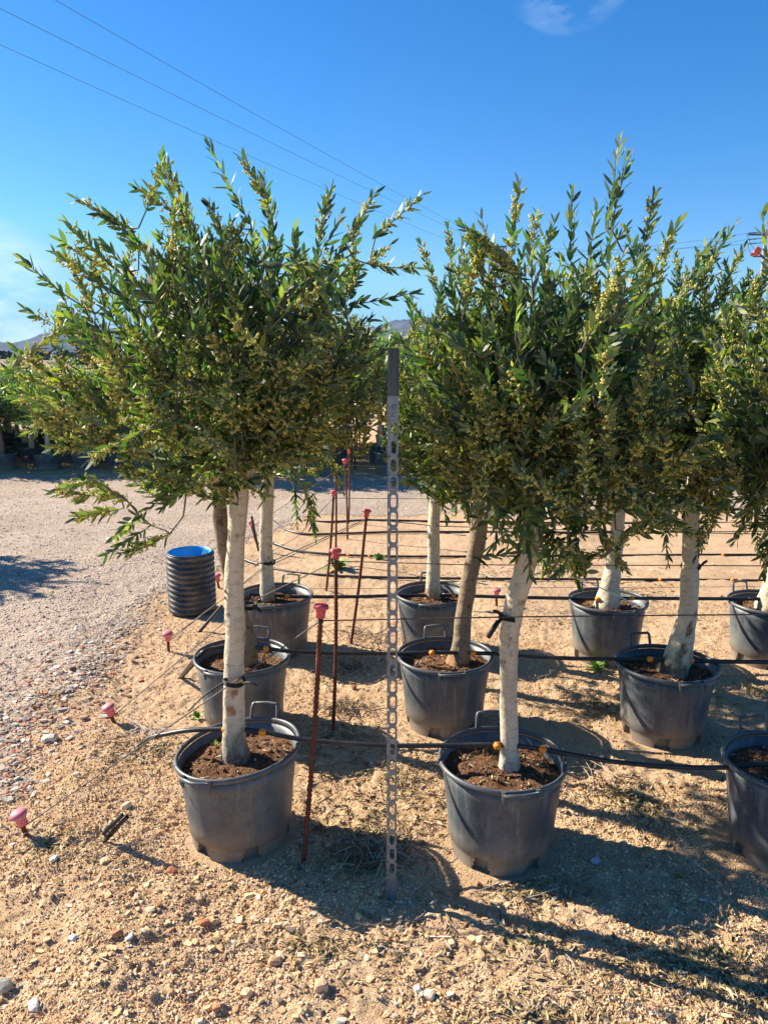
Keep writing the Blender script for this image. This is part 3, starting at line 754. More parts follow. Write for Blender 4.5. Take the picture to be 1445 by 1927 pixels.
def make_tree(key, label, trunk, widths, outline, cpx, spec):
    bx, by = POTS[key]; root = empty('potted_olive_tree', (bx, by, 0)); tag(root, label, 'potted olive tree', 'potted olive trees in the near rows')
    T = pot_parts(root, spec.get('tx', 0), spec.get('ty', 0), spec['seed'], spec.get('rot', 0), handles=spec.get('handles', (1.45, -1.6)))
    soil_part(root, spec['seed'], T)
    tY = spec.get('ty_', by)
    _, path, rad = trunk_mesh(trunk, widths, tY, spec['seed'], spec.get('mat', M_bark), 'trunk', root, (bx, by, 0), spec.get('warm', False), lean=spec.get('lean', 0), scars=spec.get('scars', ()))
    cY = spec.get('cY', path[-1].y)
    o2 = outline_m(outline, cY); c = V(cpx[0], cpx[1], cY)
    rf = radial(o2, (c.x, c.z))
    spikes = [(V(a, b_, cY + dy), L, (V(a, b_, cY) - V(a2, b2, cY))) for (a, b_, a2, b2, L, dy) in spec.get('spikes', [])]
    build_crown('crown', root, (bx, by, 0), path[-1], c, rf, spec.get('depth', .5), spec['n'], spec['seed']+100, spikes, lsize=spec.get('ls', .94), trunk_r=rad[-1], bud=spec.get('bud', 1.0), n_limb=spec.get('limbs', 10), dens=spec.get('dens', 1.1))
    return root

t1 = make_tree('p1', 'whitewashed olive tree with dark gnarled foot in the dented front left pot',
    [(452, 1450), (441, 1398), (440, 1330), (441, 1250), (443, 1180), (441, 1100), (444, 1020), (449, 950), (452, 880), (452, 820)], [66, 44, 40, 37, 38, 37, 35, 37, 40, 42],
    [(60, 500), (120, 590), (100, 660), (30, 730), (60, 800), (110, 880), (125, 965), (205, 1045), (290, 985), (380, 960), (440, 940), (520, 930), (600, 900), (660, 850), (700, 760), (735, 660), (760, 570), (785, 500), (775, 385), (700, 370), (610, 360), (550, 420), (495, 300), (455, 290), (390, 350), (315, 290), (255, 360), (145, 380), (120, 430)],
    (420, 680), dict(seed=11, n=560, scars=((1330, -1.7, .020, .75, (.55, .28, .14)), (1300, -1.3, .02, .35, (.5, .3, .2)), (1005, -1.2, .008, .7, (.42, .22, .12)), (1172, -2.2, .006, .5, (.5, .35, .25)), (880, -1.2, .06, .9, (.85, .6, .38))), warm='dark', rot=-.35, tx=.11, ty=.0, depth=.52, handles=(1.28, -2.05), limbs=12,
    spikes=[(40, 495, 130, 560, .16, -.02), (145, 380, 245, 430, .18, 0), (305, 290, 345, 380, .2, .02), (455, 287, 500, 380, .2, 0), (497, 330, 505, 420, .18, .05), (258, 357, 330, 400, .18, .1), (612, 355, 600, 450, .18, .1), (785, 378, 700, 450, .17, .1), (710, 368, 660, 440, .17, 0), (788, 510, 700, 500, .14, .05), (120, 430, 210, 500, .2, -.1), (60, 588, 160, 640, .2, -.05), (8, 700, 130, 740, .2, -.1), (50, 795, 160, 800, .2, -.1), (115, 940, 200, 935, .19, -.12), (125, 972, 220, 960, .16, -.05), (200, 1045, 290, 985, .18, -.1), (215, 1050, 330, 1000, .2, -.12), (775, 560, 690, 570, .18, 0), (30, 770, 140, 780, .2, -.2), (590, 1000, 570, 900, .14, -.05)]))
t2 = make_tree('p2', 'smooth white trunked olive tree bending right above its tie in the middle front pot',
    [(958, 1455), (958, 1402), (957, 1300), (958, 1200), (967, 1140), (984, 1080), (998, 1010), (1003, 940), (1005, 880)], [42, 34, 33, 36, 40, 42, 42, 42, 40],
    [(1275, 960), (1285, 860), (1260, 700), (1235, 560), (1240, 420), (1160, 400), (1080, 440), (1020, 440), (970, 400), (900, 450), (850, 560), (830, 700), (835, 850), (870, 960), (940, 1050), (1010, 1075), (1085, 1080), (1190, 1030)],
    (1030, 740), dict(seed=12, n=720, scars=((1130, -1.2, .010, .4, (.45, .3, .2)), (1190, -1.9, .006, .4, (.5, .35, .25)), (1225, -1.5, .012, .25, (.55, .4, .3)), (1330, -1.5, .006, .3, (.6, .42, .3))), rot=-.2, depth=.50, handles=(1.62, -1.45), limbs=12,
    spikes=[(1168, 275, 1150, 370, .2, .1), (1180, 300, 1155, 400, .2, .1), (972, 345, 965, 440, .22, 0), (1080, 358, 1075, 440, .2, .05), (1240, 368, 1215, 450, .18, .05), (1120, 350+40, 1110, 470, .18, -.05), (915, 432, 940, 520, .18, .0), (1000, 400, 1000, 480, .15, .1), (1090, 1090, 1070, 1000, .16, -.1), (1005, 1090, 990, 1000, .14, -.15), (1180, 1075, 1130, 1000, .16, -.1), (1030, 360+50, 1020, 480, .15, 0), (885, 470, 910, 540, .15, .05)]))
t5 = make_tree('p5', 'olive tree with shaded dark trunk leaning right in the second row pot beside the slotted post',
    [(853, 1272), (866, 1222), (873, 1150), (885, 1080), (897, 1020), (905, 950), (908, 880)], [62, 36, 32, 32, 34, 34, 32],
    [(745, 800), (755, 650), (790, 560), (800, 470), (842, 430), (900, 460), (960, 480), (1010, 560), (1030, 700), (1020, 850), (960, 1000), (870, 1040), (800, 985), (760, 920)],
    (890, 760), dict(seed=13, n=430, mat=M_barkdark, warm=True, depth=.48, handles=(1.72, -1.50), ty_=3.36,  # dark bark colour stands for shade on the upper trunk; foot is tan
    spikes=[(845, 425, 850, 490, .2, 0), (795, 462, 820, 540, .2, 0), (880, 470, 880, 540, .2, 0), (765, 560, 810, 620, .2, 0), (740, 700, 800, 720, .2, 0), (745, 870, 800, 850, .2, 0)]))
t6 = make_tree('p6', 'pale olive tree with a dark swollen base curving out of the right second row pot',
    [(1262, 1270), (1280, 1215), (1294, 1140), (1298, 1060), (1300, 980), (1306, 920), (1310, 860)], [68, 46, 37, 34, 33, 32, 32],
    [(1130, 800), (1140, 620), (1170, 520), (1240, 470), (1300, 490), (1380, 450), (1440, 520), (1480, 650), (1470, 800), (1440, 920), (1360, 1000), (1260, 1030), (1170, 980)],
    (1300, 740), dict(seed=14, n=680, scars=((1175, -1.5, .035, .25, (.3, .2, .15)), (1215, -1.8, .03, .5, (.3, .22, .18)), (1150, -1.1, .012, .3, (.35, .25, .2))), warm='dark', depth=.48, handles=(1.82, -1.42), ty_=3.26,
    spikes=[(1385, 418, 1340, 490, .22, 0), (1365, 430, 1320, 510, .2, .1), (1330, 480, 1290, 540, .2, 0), (1250, 455, 1240, 530, .2, .1), (1400, 470, 1360, 540, .2, 0), (1255, 1050, 1250, 970, .2, 0)]))
t3 = make_tree('p3', 'olive tree in the front row pot cut by the right edge of the view',
    [(1500, 1450), (1500, 1380), (1503, 1250), (1500, 1100), (1510, 960), (1515, 880)], [46, 36, 34, 34, 34, 32],
    [(1372, 1000), (1365, 880), (1375, 740), (1385, 600), (1420, 500), (1500, 420), (1600, 430), (1700, 560), (1760, 720), (1740, 900), (1640, 1020), (1500, 1080), (1420, 1060)],
    (1560, 780), dict(seed=15, n=620, depth=.45, handles=(1.75, -1.5),
    spikes=[(1430, 410, 1445, 500, .2, 0), (1375, 1010, 1420, 950, .18, 0), (1365, 955, 1430, 930, .2, 0), (1352, 890, 1440, 880, .2, 0), (1400, 560, 1450, 620, .2, 0), (1440, 1080, 1450, 1000, .2, 0)]))
t4 = make_tree('p4', 'shaded grey brown trunked olive tree mostly hidden behind the front left tree',
    [(468, 1252), (468, 1200), (455, 1160), (438, 1100), (424, 1040), (415, 980), (412, 920), (415, 870)], [40, 30, 28, 27, 27, 27, 26, 26],
    [(190, 700), (230, 560), (330, 470), (450, 440), (560, 480), (620, 600), (640, 760), (600, 880), (480, 940), (330, 930), (220, 850)],
    (420, 700), dict(seed=16, n=260, mat=M_barkdark, warm=True, depth=.42, handles=(1.35, -1.9)))  # trunk shade is part of this dark bark colour
t7 = make_tree('p7', 'straight cream trunked olive tree in the third row pot behind the front left tree',
    [(505, 1148), (503, 1100), (501, 1050), (501, 990), (503, 930), (506, 870)], [36, 27, 25, 25, 25, 24],
    [(420, 760), (440, 620), (500, 520), (580, 470), (660, 500), (705, 600), (715, 720), (690, 830), (620, 905), (540, 920), (450, 880)],
    (575, 720), dict(seed=17, n=300, warm=True, depth=.45, handles=(1.25, -1.7), spikes=[(590, 1005, 590, 930, .2, -.2), (560, 990, 555, 920, .2, -.2), (640, 920, 620, 860, .2, 0)]))
t8 = make_tree('p8', 'slim cream trunked olive tree in the pot just right of the slotted post',
    [(816, 1148), (815, 1100), (816, 1040), (816, 980), (824, 920), (832, 870)], [38, 27, 23, 22, 25, 26],
    [(745, 790), (755, 660), (790, 590), (850, 560), (920, 600), (960, 720), (940, 860), (870, 950), (800, 965), (760, 900)],
    (850, 770), dict(seed=18, n=300, warm=True, depth=.45, handles=(1.6, -1.7)))
t9 = make_tree('p9', 'olive tree with swollen base in the third row pot with twine on its rim',
    [(1140, 1150), (1148, 1100), (1156, 1045), (1162, 990), (1166, 930), (1170, 880)], [56, 34, 28, 26, 26, 26],
    [(1030, 780), (1050, 640), (1120, 560), (1210, 530), (1310, 580), (1350, 740), (1330, 900), (1230, 990), (1110, 985), (1040, 900)],
    (1175, 760), dict(seed=19, n=380, depth=.45, handles=(1.8, -1.45)))
t10 = copy_tree(t9); t10['label'] = 'olive tree in the third row pot cut by the right edge of the view'
t10.location = (2.16, 4.13, 0); t10.rotation_euler = (0, 0, R(8))

# ------------------------------------------------------------------ nursery blocks beyond the road
def far_tree(seed, hgt, spread, pale):
    root = empty('olive_tree', (0, 0, 0))
    M = MB(); M.lathe([(.17, 0), (.20, .30), (.215, .33), (.205, .335), (.195, .29), (.17, .285), (.001, .285)], 20); M.build('pot', M_pot, root)
    m = MB(); r = np.random.RandomState(seed)
    p = [Vector((0, 0, .27)), Vector((r.normal()*.02, 0, .6)), Vector((r.normal()*.03, 0, hgt*.5))]; sp_ = smooth_path(p, 4)
    m.tube(sp_, interp([.05, .034, .03], len(sp_)), 9); m.build('trunk', M_bark if pale else M_barkdark, root)
    c = (0, 0, hgt*.66)
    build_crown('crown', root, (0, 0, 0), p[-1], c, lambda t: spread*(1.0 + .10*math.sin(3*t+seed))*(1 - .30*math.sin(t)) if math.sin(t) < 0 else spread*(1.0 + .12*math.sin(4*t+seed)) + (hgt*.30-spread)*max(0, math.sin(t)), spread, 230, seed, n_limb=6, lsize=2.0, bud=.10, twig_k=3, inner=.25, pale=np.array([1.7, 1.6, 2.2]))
    return root
FAR = [far_tree(s, h, .5, pl) for s, h, pl in ((31, 2.1, True), (32, 2.0, False), (33, 2.25, True))]
r = np.random.RandomState(8); first = {0: True, 1: True, 2: True}; cnt = 0
def put_far(x, y, label, group, s=1.0):
    global cnt
    i = r.randint(3)
    if first[i]: o = FAR[i]; first[i] = False
    else: o = copy_tree(FAR[i])
    o.location = (x, y, 0); o.rotation_euler = (0, 0, r.uniform(0, 6.28)); o.scale = (s, s, s*r.uniform(.93, 1.07)) if not isinstance(s, tuple) else (s[0], s[0], s[1])
    tag(o, label, 'olive tree', group); cnt += 1
Y0 = Y_FAR + .35
ORD = ['first', 'second', 'third', 'fourth', 'fifth', 'sixth', 'seventh', 'eighth', 'ninth', 'tenth', 'eleventh', 'twelfth']
for row in range(5):
    k = 0
    for col in range(-3, 9):
        x = -.80 + .84*col + r.normal()*.03
        if col > 6 + row: continue
        put_far(x, Y0 + row*1.0, 'potted olive tree beyond the gravel road, %s row back, %s from the left' % (ORD[row], ORD[k]), 'olive trees in pots beyond the gravel road'); k += 1
for row in range(6):
    k = 0
    for col in range(12):
        x = -9.9 + col*.60 + r.normal()*.04 + row*.1
        if x > -3.9 - row*.3: continue
        put_far(x, G(40, 888).y + .3 + row*.8, 'low olive tree in the shaded left block, %s row back, %s from the left' % (ORD[row], ORD[k]), 'low olive trees in the shaded left block', (1.0, .72)); k += 1
# tree standing left of the view whose shade falls on the road
put_far(-5.0, 6.75, 'olive tree standing alone at the left side of the road', 'olive trees beside the road', 1.0)

# ================================================================== IRRIGATION LINES
def dripper_mb(p, r0):
    m = MB(); p = Vector(p)
    Mt = Matrix.Translation(p + Vector((0, -r0-.004, .004))) @ Matrix.Rotation(R(58), 4, 'X') @ Matrix.Scale(1.12, 4)
    m.lathe([(.0005, .013), (.006, .013), (.0105, .009), (.0115, .003), (.0105, -.004), (.005, -.008)], 14, M=Mt)
    m.lathe([(.0005, .020), (.0042, .019), (.0048, .012)], 8, M=Mt)
    for a in range(6):
        an = a*math.pi/3; q = Mt @ Vector((.0112*math.cos(an), .0112*math.sin(an), .003)); m.add(ICV*.0026 + np.array(q), ICF)
    return m
def drip_line(label, pts, drips, rad=.0085, n=8, cat='drip line'):
    path = smooth_path(pts, n); root = MB(); root.tube(path, rad, 8); o = root.build('drip_line', M_pipe)
    tag(o, label, cat, 'black drip lines')
    for (px, py) in drips:
        # nearest point of the pipe as seen from the front
        best = min(path, key=lambda p: abs(722.5 + ppm(p)*p.x - px)); k = path.index(best)
        q = best
        for a, b_ in zip(path[:-1], path[1:]):
            xa = 722.5 + ppm(a)*a.x; xb = 722.5 + ppm(b_)*b_.x
            if min(xa, xb) <= px <= max(xa, xb) and xa != xb: q = a.lerp(b_, (px-xa)/(xb-xa)); break
        d = dripper_mb(q, rad).build('dripper', M_orange, o)
    return o
Rz = .352
drip_line('thick black drip line across the front row of pots', [V(262, 1404, 2.62), V(285, 1388, 2.60), V(315, 1381, 2.57), V(350, 1375, 2.54), V(400, 1372, 2.52), V(450, 1372, 2.50), V(500, 1378, 2.49), V(560, 1390, 2.48), V(640, 1398, 2.46), V(730, 1403, 2.44), V(830, 1403, 2.43), V(940, 1402, 2.42), V(1010, 1408, 2.42), V(1065, 1418, 2.42), V(1160, 1434, 2.41), V(1270, 1443, 2.40), V(1368, 1444, 2.40), V(1450, 1437, 2.40), V(1560, 1440, 2.4), V(1900, 1450, 2.4)],
          [(426, 1372), (495, 1378), (934, 1403), (1019, 1409)])
drip_line('black drip line across the second row of pots', [G(340, 1275), V(372, 1236, 3.32), V(400, 1220, 3.32), V(450, 1216, 3.33), V(500, 1220, 3.34), V(540, 1225, 3.34), V(620, 1229, 3.34), V(740, 1230, 3.34), V(812, 1228, 3.33), V(925, 1230, 3.33), V(1050, 1238, 3.30), V(1163, 1241, 3.28), V(1220, 1240, 3.26), V(1297, 1243, 3.25), V(1360, 1245, 3.25), V(1460, 1246, 3.25), V(1800, 1250, 3.25)],
          [(502, 1220), (812, 1228), (889, 1231), (1220, 1240), (1297, 1243)], .010)
drip_line('black drip line across the third row of pots', [V(470, 1118, 4.26), V(540, 1122, 4.27), V(573, 1123, 4.27), V(660, 1123, 4.27), V(748, 1121, 4.28), V(855, 1121, 4.28), V(970, 1124, 4.22), V(1070, 1126, 4.18), V(1122, 1127, 4.17), V(1186, 1126, 4.16), V(1226, 1126, 4.16), V(1400, 1127, 4.14), V(1430, 1127, 4.13), V(1700, 1130, 4.1)],
          [(541, 1122), (853, 1121), (1122, 1127), (1186, 1127), (1443, 1128)], .0105)
GL = [([(430, 1040), (480, 1060), (540, 1075), (620, 1083), (740, 1087), (900, 1089), (1100, 1090), (1300, 1091), (1460, 1093), (1800, 1098)], 'black drip line lying on sand behind the third row of pots', [(1240, 1090), (1375, 1091), (1390, 1091), (980, 1090)]),
      ([(515, 1022), (560, 1036), (620, 1043), (740, 1047), (900, 1047), (1100, 1046), (1300, 1044), (1460, 1044), (1800, 1044)], 'black drip line on bare sand, second behind the potted rows', [(655, 1044), (695, 1046), (1358, 1044)]),
      ([(512, 978), (535, 995), (575, 1005), (640, 1004), (740, 1001), (900, 1001), (1100, 1002), (1300, 1002), (1460, 1001), (1800, 1000)], 'black drip line on bare sand, third behind the potted rows', []),
      ([(580, 980), (620, 982), (680, 979), (740, 979), (900, 983), (1100, 984), (1300, 984), (1460, 984), (1800, 984)], 'black drip line nearest the gravel road', [])]
for pts, lab, dr in GL:
    P = [G(a, b_, .012) for a, b_ in pts]
    drip_line(lab, P, dr, .0105, 6)

# ================================================================== rebar posts with caps, ground stakes
def cap_mb(p, ax, s=1.0):
    m = MB(); ax = Vector(ax).normalized(); Mt = Matrix.Translation(p) @ ax.to_track_quat('Z', 'Y').to_matrix().to_4x4() @ Matrix.Scale(s, 4)
    m.lathe([(.010, -.026), (.0155, -.026), (.0165, -.006), (.0165, .002), (.024, .004), (.0265, .009), (.0255, .015), (.021, .020), (.012, .0235), (.0005, .0245)], 24, M=Mt)
    return m
def rebar(base_px, top_px, dY, label, s=1.0, mat_cap=None, cap=True, base=None, rad=.0075):
    b0 = G(*base_px) if base is None else Vector(base); t0 = V(top_px[0], top_px[1], b0.y + dY)
    root = empty('rebar_stake', b0); tag(root, label, 'rebar stake', 'rusty rebar stakes at the row ends')
    m = MB(); d = (t0 - b0); L = d.length; n = int(L/.008); pts = []; rr = []
    for i in range(n+1):
        t = i/n; bow = .006*math.sin(math.pi*t)
        pts.append(d*t + Vector((bow, 0, 0))); rr.append(rad*(.92 if i % 2 else 1.35))
    pts[0] = pts[0] + Vector((0, 0, -.02))
    m.tube(pts, rr, 8); m.build('rod', M_rust, root)
    if cap:
        cap_mb(d - d.normalized()*.0, d, s).build('cap', mat_cap or M_pink, root)
        tb = MB(); q = d - d.normalized()*.034
        for z in range(3): tb.tube([q + Vector((.0095*math.cos(a), .0095*math.sin(a), -.004*z)) for a in np.linspace(0, 6.28, 9)[:-1]], .0018, 5, closed=True)
        tb.build('wire_winding', M_wire, root)
    return t0 - d.normalized()*.036
W1 = rebar((571, 1625), (604, 1148), .10, 'tall leaning rusty rebar stake with mushroom cap between the front pots', 1.0)
W2 = rebar((627, 1378), (632, 1041), .04, 'upright rusty rebar stake with red cap behind the leaning front stake', 1.0)
W3 = rebar((660, 1215), (690, 965), .06, 'rusty rebar stake leaning right with pink cap, third from the front', 1.0)
W4 = rebar((614, 1112), (628, 928), .02, 'thin orange capped rebar stake left of the blurred far stakes', .9)
W5 = rebar((631, 1062), (632, 890), .0, 'thin rebar stake standing close beside an orange capped one', .8)
W6 = rebar((654, 1014), (649, 868), .0, 'rebar stake with square red cap near the far gravel road', 1.0)
W7 = rebar((656, 985), (657, 850), .0, 'farthest pink capped rebar stake on the sand before the gravel road', .9)
for i, (a, b_, c_, d_) in enumerate([(668, 884, 667, 800), (662, 870, 662, 805), (677, 862, 676, 802), (686, 855, 686, 800), (671, 850, 670, 800)]):
    rebar((a, b_), (c_, d_), 0, 'bare rusty rebar beyond the gravel road, %s counting away from it' % ORD[i], cap=False, rad=.011)

def ground_stake(base_px, top_px, label, dx=0.0):
    b0 = G(*base_px); t0 = V(top_px[0], top_px[1], b0.y - .01); root = empty('ground_stake', b0)
    tag(root, label, 'ground stake', 'pink capped ground stakes along the row ends'); d = t0 - b0
    m = MB(); n = 20; m.tube([d*(i/n) - Vector((0, 0, .015)) for i in range(n+1)], [.008*(1.15 if i % 2 else 1) for i in range(n+1)], 8); m.build('rod', M_rust, root)
    cap_mb(d, d, 1.15).build('cap', M_pinkpale, root)
    return t0 - d.normalized()*.04
S1 = ground_stake((58, 1582), (38, 1538), 'faded pink capped stake leaning left, nearest to the viewer')
S2 = ground_stake((219, 1362), (206, 1335), 'faded pink capped stake leaning left on sand behind the nearest one')
S3 = ground_stake((318, 1226), (316, 1196), 'pink capped ground stake in front of the corrugated blue lined pipe')
S4 = ground_stake((413, 1108), (409, 1086), 'small red capped ground stake just right of the corrugated pipe')
S5 = ground_stake((482, 1018), (473, 984), 'red capped ground stake beside a leaning black pipe stub')
S6 = ground_stake((934, 1140), (934, 1114), 'pink capped stake on sand behind the middle front trunk')
for i, (x_, y_) in enumerate([(25, 870), (50, 862), (92, 850)]):
    ground_stake((x_, y_+12), (x_, y_), 'tiny pink capped stake before the shaded left block, %s from the left' % ORD[i])

def wire(label, pts, rad=.0022, sag=.0, mat_=None, name='support_wire', n=10):
    out = []
    for a, b_ in zip(pts[:-1], pts[1:]):
        a = Vector(a); b_ = Vector(b_)
        for k in range(n): t = k/n; p = a.lerp(b_, t); p.z -= sag*(a-b_).length*4*t*(1-t)*.25; out.append(p)
    out.append(Vector(pts[-1])); m = MB(); m.tube(out, rad, 6)
    o = m.build(name, mat_ or M_wire); tag(o, label, 'wire', 'row support wires'); return o
wire('taut wire from the nearest ground stake over the front trunks', [S1, V(440, 1284, 2.46), W1, V(957, 1161, 2.38), V(1460, 1156, 2.38), V(1800, 1156, 2.38)], .0024)
wire('taut wire of the second row tied to the curved pale trunk', [S2, V(462, 1138, 3.32), W2, V(884, 1063, 3.33), V(1300, 1064, 3.24), V(1600, 1066, 3.2)], .0024)
wire('taut wire of the third row from its pink capped ground stake', [S3, V(505, 1060, 4.24), W3, V(820, 990, 4.27), V(1160, 1000, 4.15), V(1600, 1008, 4.1)], .0026)
wire('second strand running beside the third row wire', [S3 + Vector((.01, .01, .02)), V(500, 1068, 4.20), W3 + Vector((0, .01, -.012))], .0022)
wire('thin slanted wire from the small red capped stake', [S4, V(560, 1010, 4.95), W4, V(1460, 945, 5.3)], .0024)
wire('thin wire before the gravel road', [S5, W6, V(1460, 906, 7.2)], .0028)
wire('wire across the sand just behind the third row', [G(560, 1108, .1), V(1460, 1104, 4.9)], .0018, name='support_wire')

# ties on trunks
def tie(px, py, Y, r0, label, tails):
    c = V(px, py, Y); m = MB()
    for z in (0, .006, -.005):
        m.tube([c + Vector((r0*math.cos(a), r0*math.sin(a), z + .003*math.sin(a*2))) for a in np.linspace(0, 6.283, 15)[:-1]], .0032, 5, closed=True)
    for (a, b_, th) in tails:
        e = V(a, b_, Y - r0 - .02); s = c + (Vector((e.x, e.y, c.z)) - c).normalized()*r0; mid = s.lerp(e, .5) + Vector((0, -.01, .012))
        m.tube(smooth_path([s, mid, e], 5), interp([.004, th, th*.9], 11), 5)
    tag(m.build('trunk_tie', M_black), label, 'trunk tie', 'black ties round trunks')
tie(441, 1282, 2.46, .036, 'black wire tie wound round the front left white trunk', [(485, 1290, .004), (355, 1338, .003)])
tie(958, 1160, 2.43, .033, 'black strap tie with a hanging tail on the middle white trunk', [(918, 1200, .009), (928, 1150, .006)])
tie(1299, 1065, 3.27, .040, 'black tie on the curved pale trunk at right', [(1330, 1056, .006)])
tie(505, 1058, 4.27, .040, 'black tie on the straight cream trunk behind the left tree', [(480, 1066, .004)])
tie(466, 1140, 3.35, .042, 'black knotted tie on the shaded brown trunk behind the front left tree', [(492, 1152, .008), (484, 1142, .006)])

# ================================================================== slotted steel post
def slotted_post():
    b0 = G(737, 1690); t0 = V(741, 655, b0.y + .0); d = t0 - b0; L = d.length
    root = empty('slotted_post', b0); tag(root, 'grey slotted galvanised steel post standing upright between the front pots', 'slotted post')
    q = d.to_track_quat('Z', 'Y').to_matrix().to_4x4()
    ax_z = d.normalized(); ax_x = Vector((1, 0, 0)); ax_x = (ax_x - ax_z*ax_x.dot(ax_z)).normalized(); ax_y = ax_z.cross(ax_x)
    def P(x, y, z): return tuple(ax_x*x + ax_y*y + ax_z*z)
    wdt = .0285; x0, x1 = -wdt/2, wdt/2
    solid_top = t0.z - V(741, 790, b0.y).z; z_lo = .08; z_hi = L - solid_top; n = 28; pitch = (z_hi - z_lo)/n
    vs = []; fs = []
    def quad_(a, b_, c_, d_):
        k = len(vs); vs.extend([a, b_, c_, d_]); fs.append((k, k+1, k+2, k+3))
    th = .0022
    cutz = L - (t0.z - V(741, 745, b0.y).z)
    for face, yy in ((0, 0.0), (1, th)):
        quad_(P(x0, yy, -.02), P(x1, yy, -.02), P(x1, yy, z_lo), P(x0, yy, z_lo))
        quad_(P(x0, yy, z_hi), P(x1, yy, z_hi), P(x1, yy, cutz), P(x0, yy, cutz))
        for s in range(n):
            za = z_lo + s*pitch; zb = za + pitch; zc = (za+zb)/2; hw = .0078; hh = pitch*.35
            k = len(vs); N = 20; ring = []; outer = []
            for j in range(N):
                a = 2*math.pi*j/N; cx = hw*math.copysign(abs(math.cos(a))**.55, math.cos(a)); cz = hh*math.copysign(abs(math.sin(a))**.62, math.sin(a))
                ring.append(P(cx + .0005, yy, zc + cz))
                ca, sa = math.cos(a), math.sin(a); m_ = max(abs(ca), abs(sa)); outer.append(P(ca/m_*wdt/2, yy, zc + sa/m_*pitch/2))
            vs.extend(ring + outer)
            for j in range(N): fs.append((k+j, k+(j+1) % N, k+N+(j+1) % N, k+N+j))
            if face == 0:                 # slot walls
                k2 = len(vs); vs.extend(ring); 
                vs.extend([tuple(Vector(p) + ax_y*th) for p in ring])
                for j in range(N): fs.append((k2+j, k2+(j+1) % N, k2+N+(j+1) % N, k2+N+j))
    m = MB(); m.add(vs, fs, 0, (1, 1, 1), False)
    quad2 = [(P(x0, 0, -.02), P(x0, 0, cutz), P(x0, th, cutz), P(x0, th, -.02)), (P(x1, 0, -.02), P(x1, 0, cutz), P(x1, th, cutz), P(x1, th, -.02))]
    for qd in quad2: m.add(qd, [(0, 1, 2, 3)], 0, (1, 1, 1), False)
    m.build('slotted_face', M_zinc, root)
    m = MB(); c0 = Vector(P(x0 - .0013, .012, (cutz-.02)/2)); Rm = Matrix((ax_x, ax_y, ax_z)).transposed().to_4x4()
    m.box(c0, (.0024, .026, cutz + .02), M=Rm); m.build('side_flange', M_zinc, root)
    m = MB(); m.box(Vector(P(-.0006, .0115, (cutz + L)/2)), (wdt + .0026, .027, L - cutz), M=Rm); m.build('top_sleeve', M_zincdark, root)
    # stamped half-round marks below the sleeve
    m = MB()
    for zc in (.030, .052):
        zz = cutz - zc
        m.tube([Vector(P(.001 + .0055*math.cos(a), -.0006, zz + .006*math.sin(a))) for a in np.linspace(.7, 5.2, 12)], .0008, 4)
    m.build('stamped_mark', M_zincdark, root)
slotted_post()

# ================================================================== corrugated pipe with blue lining
c0 = G(361, 1160); Rr = 44.5/ppm(V(361, 1040, c0.y + .15)); yc = c0.y + Rr*.9
top = V(361, 1038, yc).z
root = empty('corrugated_pipe', (V(361, 1100, yc).x, yc, 0)); tag(root, 'black corrugated pipe section standing on end with a bright blue lining', 'corrugated pipe')
m = MB(); prof = []; nr = 11
for i in range(nr):
    z = top*i/nr; h_ = top/nr
    for t, o_ in ((0, -.013), (.12, -.013), (.26, .0), (.74, .0), (.88, -.013)): prof.append((Rr + o_, z + h_*t))
prof += [(Rr-.013, top-.002), (Rr-.006, top), (Rr-.014, top+.003), (Rr-.022, top)]
m.lathe(prof, 56); m.build('outer_wall', M_corr, root)
m = MB(); m.lathe([(Rr-.0155, top+.0045), (Rr-.021, top+.003), (Rr-.024, top-.02), (Rr-.024, .02), (.001, .02)], 56); m.build('lining', M_blue, root)
m = MB(); m.box((.02, .05, top-.045), (.035, .02, .07), M=Matrix.Rotation(.5, 4, 'Y')); p_ = m.build('white_scrap', M_white, None)
p_.location = (root.location.x + .05, yc + .06, 0); tag(p_, 'white plastic scrap lying inside the blue lined pipe', 'scrap')

# black tube stubs
def stub(base_px, top_px, dY, rads, label, twin=False):
    b0 = G(*base_px); t0 = V(top_px[0], top_px[1], b0.y + dY); o = empty('pipe_stub', b0); tag(o, label, 'pipe stub', 'black pipe stubs stuck in the sand')
    d = t0 - b0; m = MB(); m.tube([Vector((0, 0, -.01)), d], rads, 12, cap=False); m.tube([Vector((0, 0, -.01)), d], rads*.75, 12, cap=False)
    m.lathe([(rads*.75, 0), (rads, 0)], 12, M=Matrix.Translation(d) @ d.to_track_quat('Z', 'Y').to_matrix().to_4x4()); m.build('tube', M_pipe, o)
    if twin:
        off = Vector((-.012, -.004, .012)); m = MB(); m.tube([d*.42 + off, d*.98 + off], rads, 12); m.build('tube', M_pipe, o)
        m = MB()
        for f in (.52, .55): m.tube([d*f + off*.5 + Vector((.019*math.cos(a)*.9, .006*math.sin(a), .019*math.sin(a))) for a in np.linspace(0, 6.28, 13)[:-1]], .002, 5, closed=True)
        m.build('binding', M_wire, o)
stub((176, 1600), (240, 1537), -.01, .0076, 'doubled black tube bound with wire leaning from the sand at lower left', True)
stub((338, 1276), (385, 1228), .0, .009, 'single black pipe stub leaning from the sand left of the second row')
stub((372, 1190), (418, 1140), .0, .010, 'black pipe stub beside the corrugated pipe')
stub((487, 1036), (474, 972), .0, .010, 'upright leaning black pipe stub beside a red capped stake')

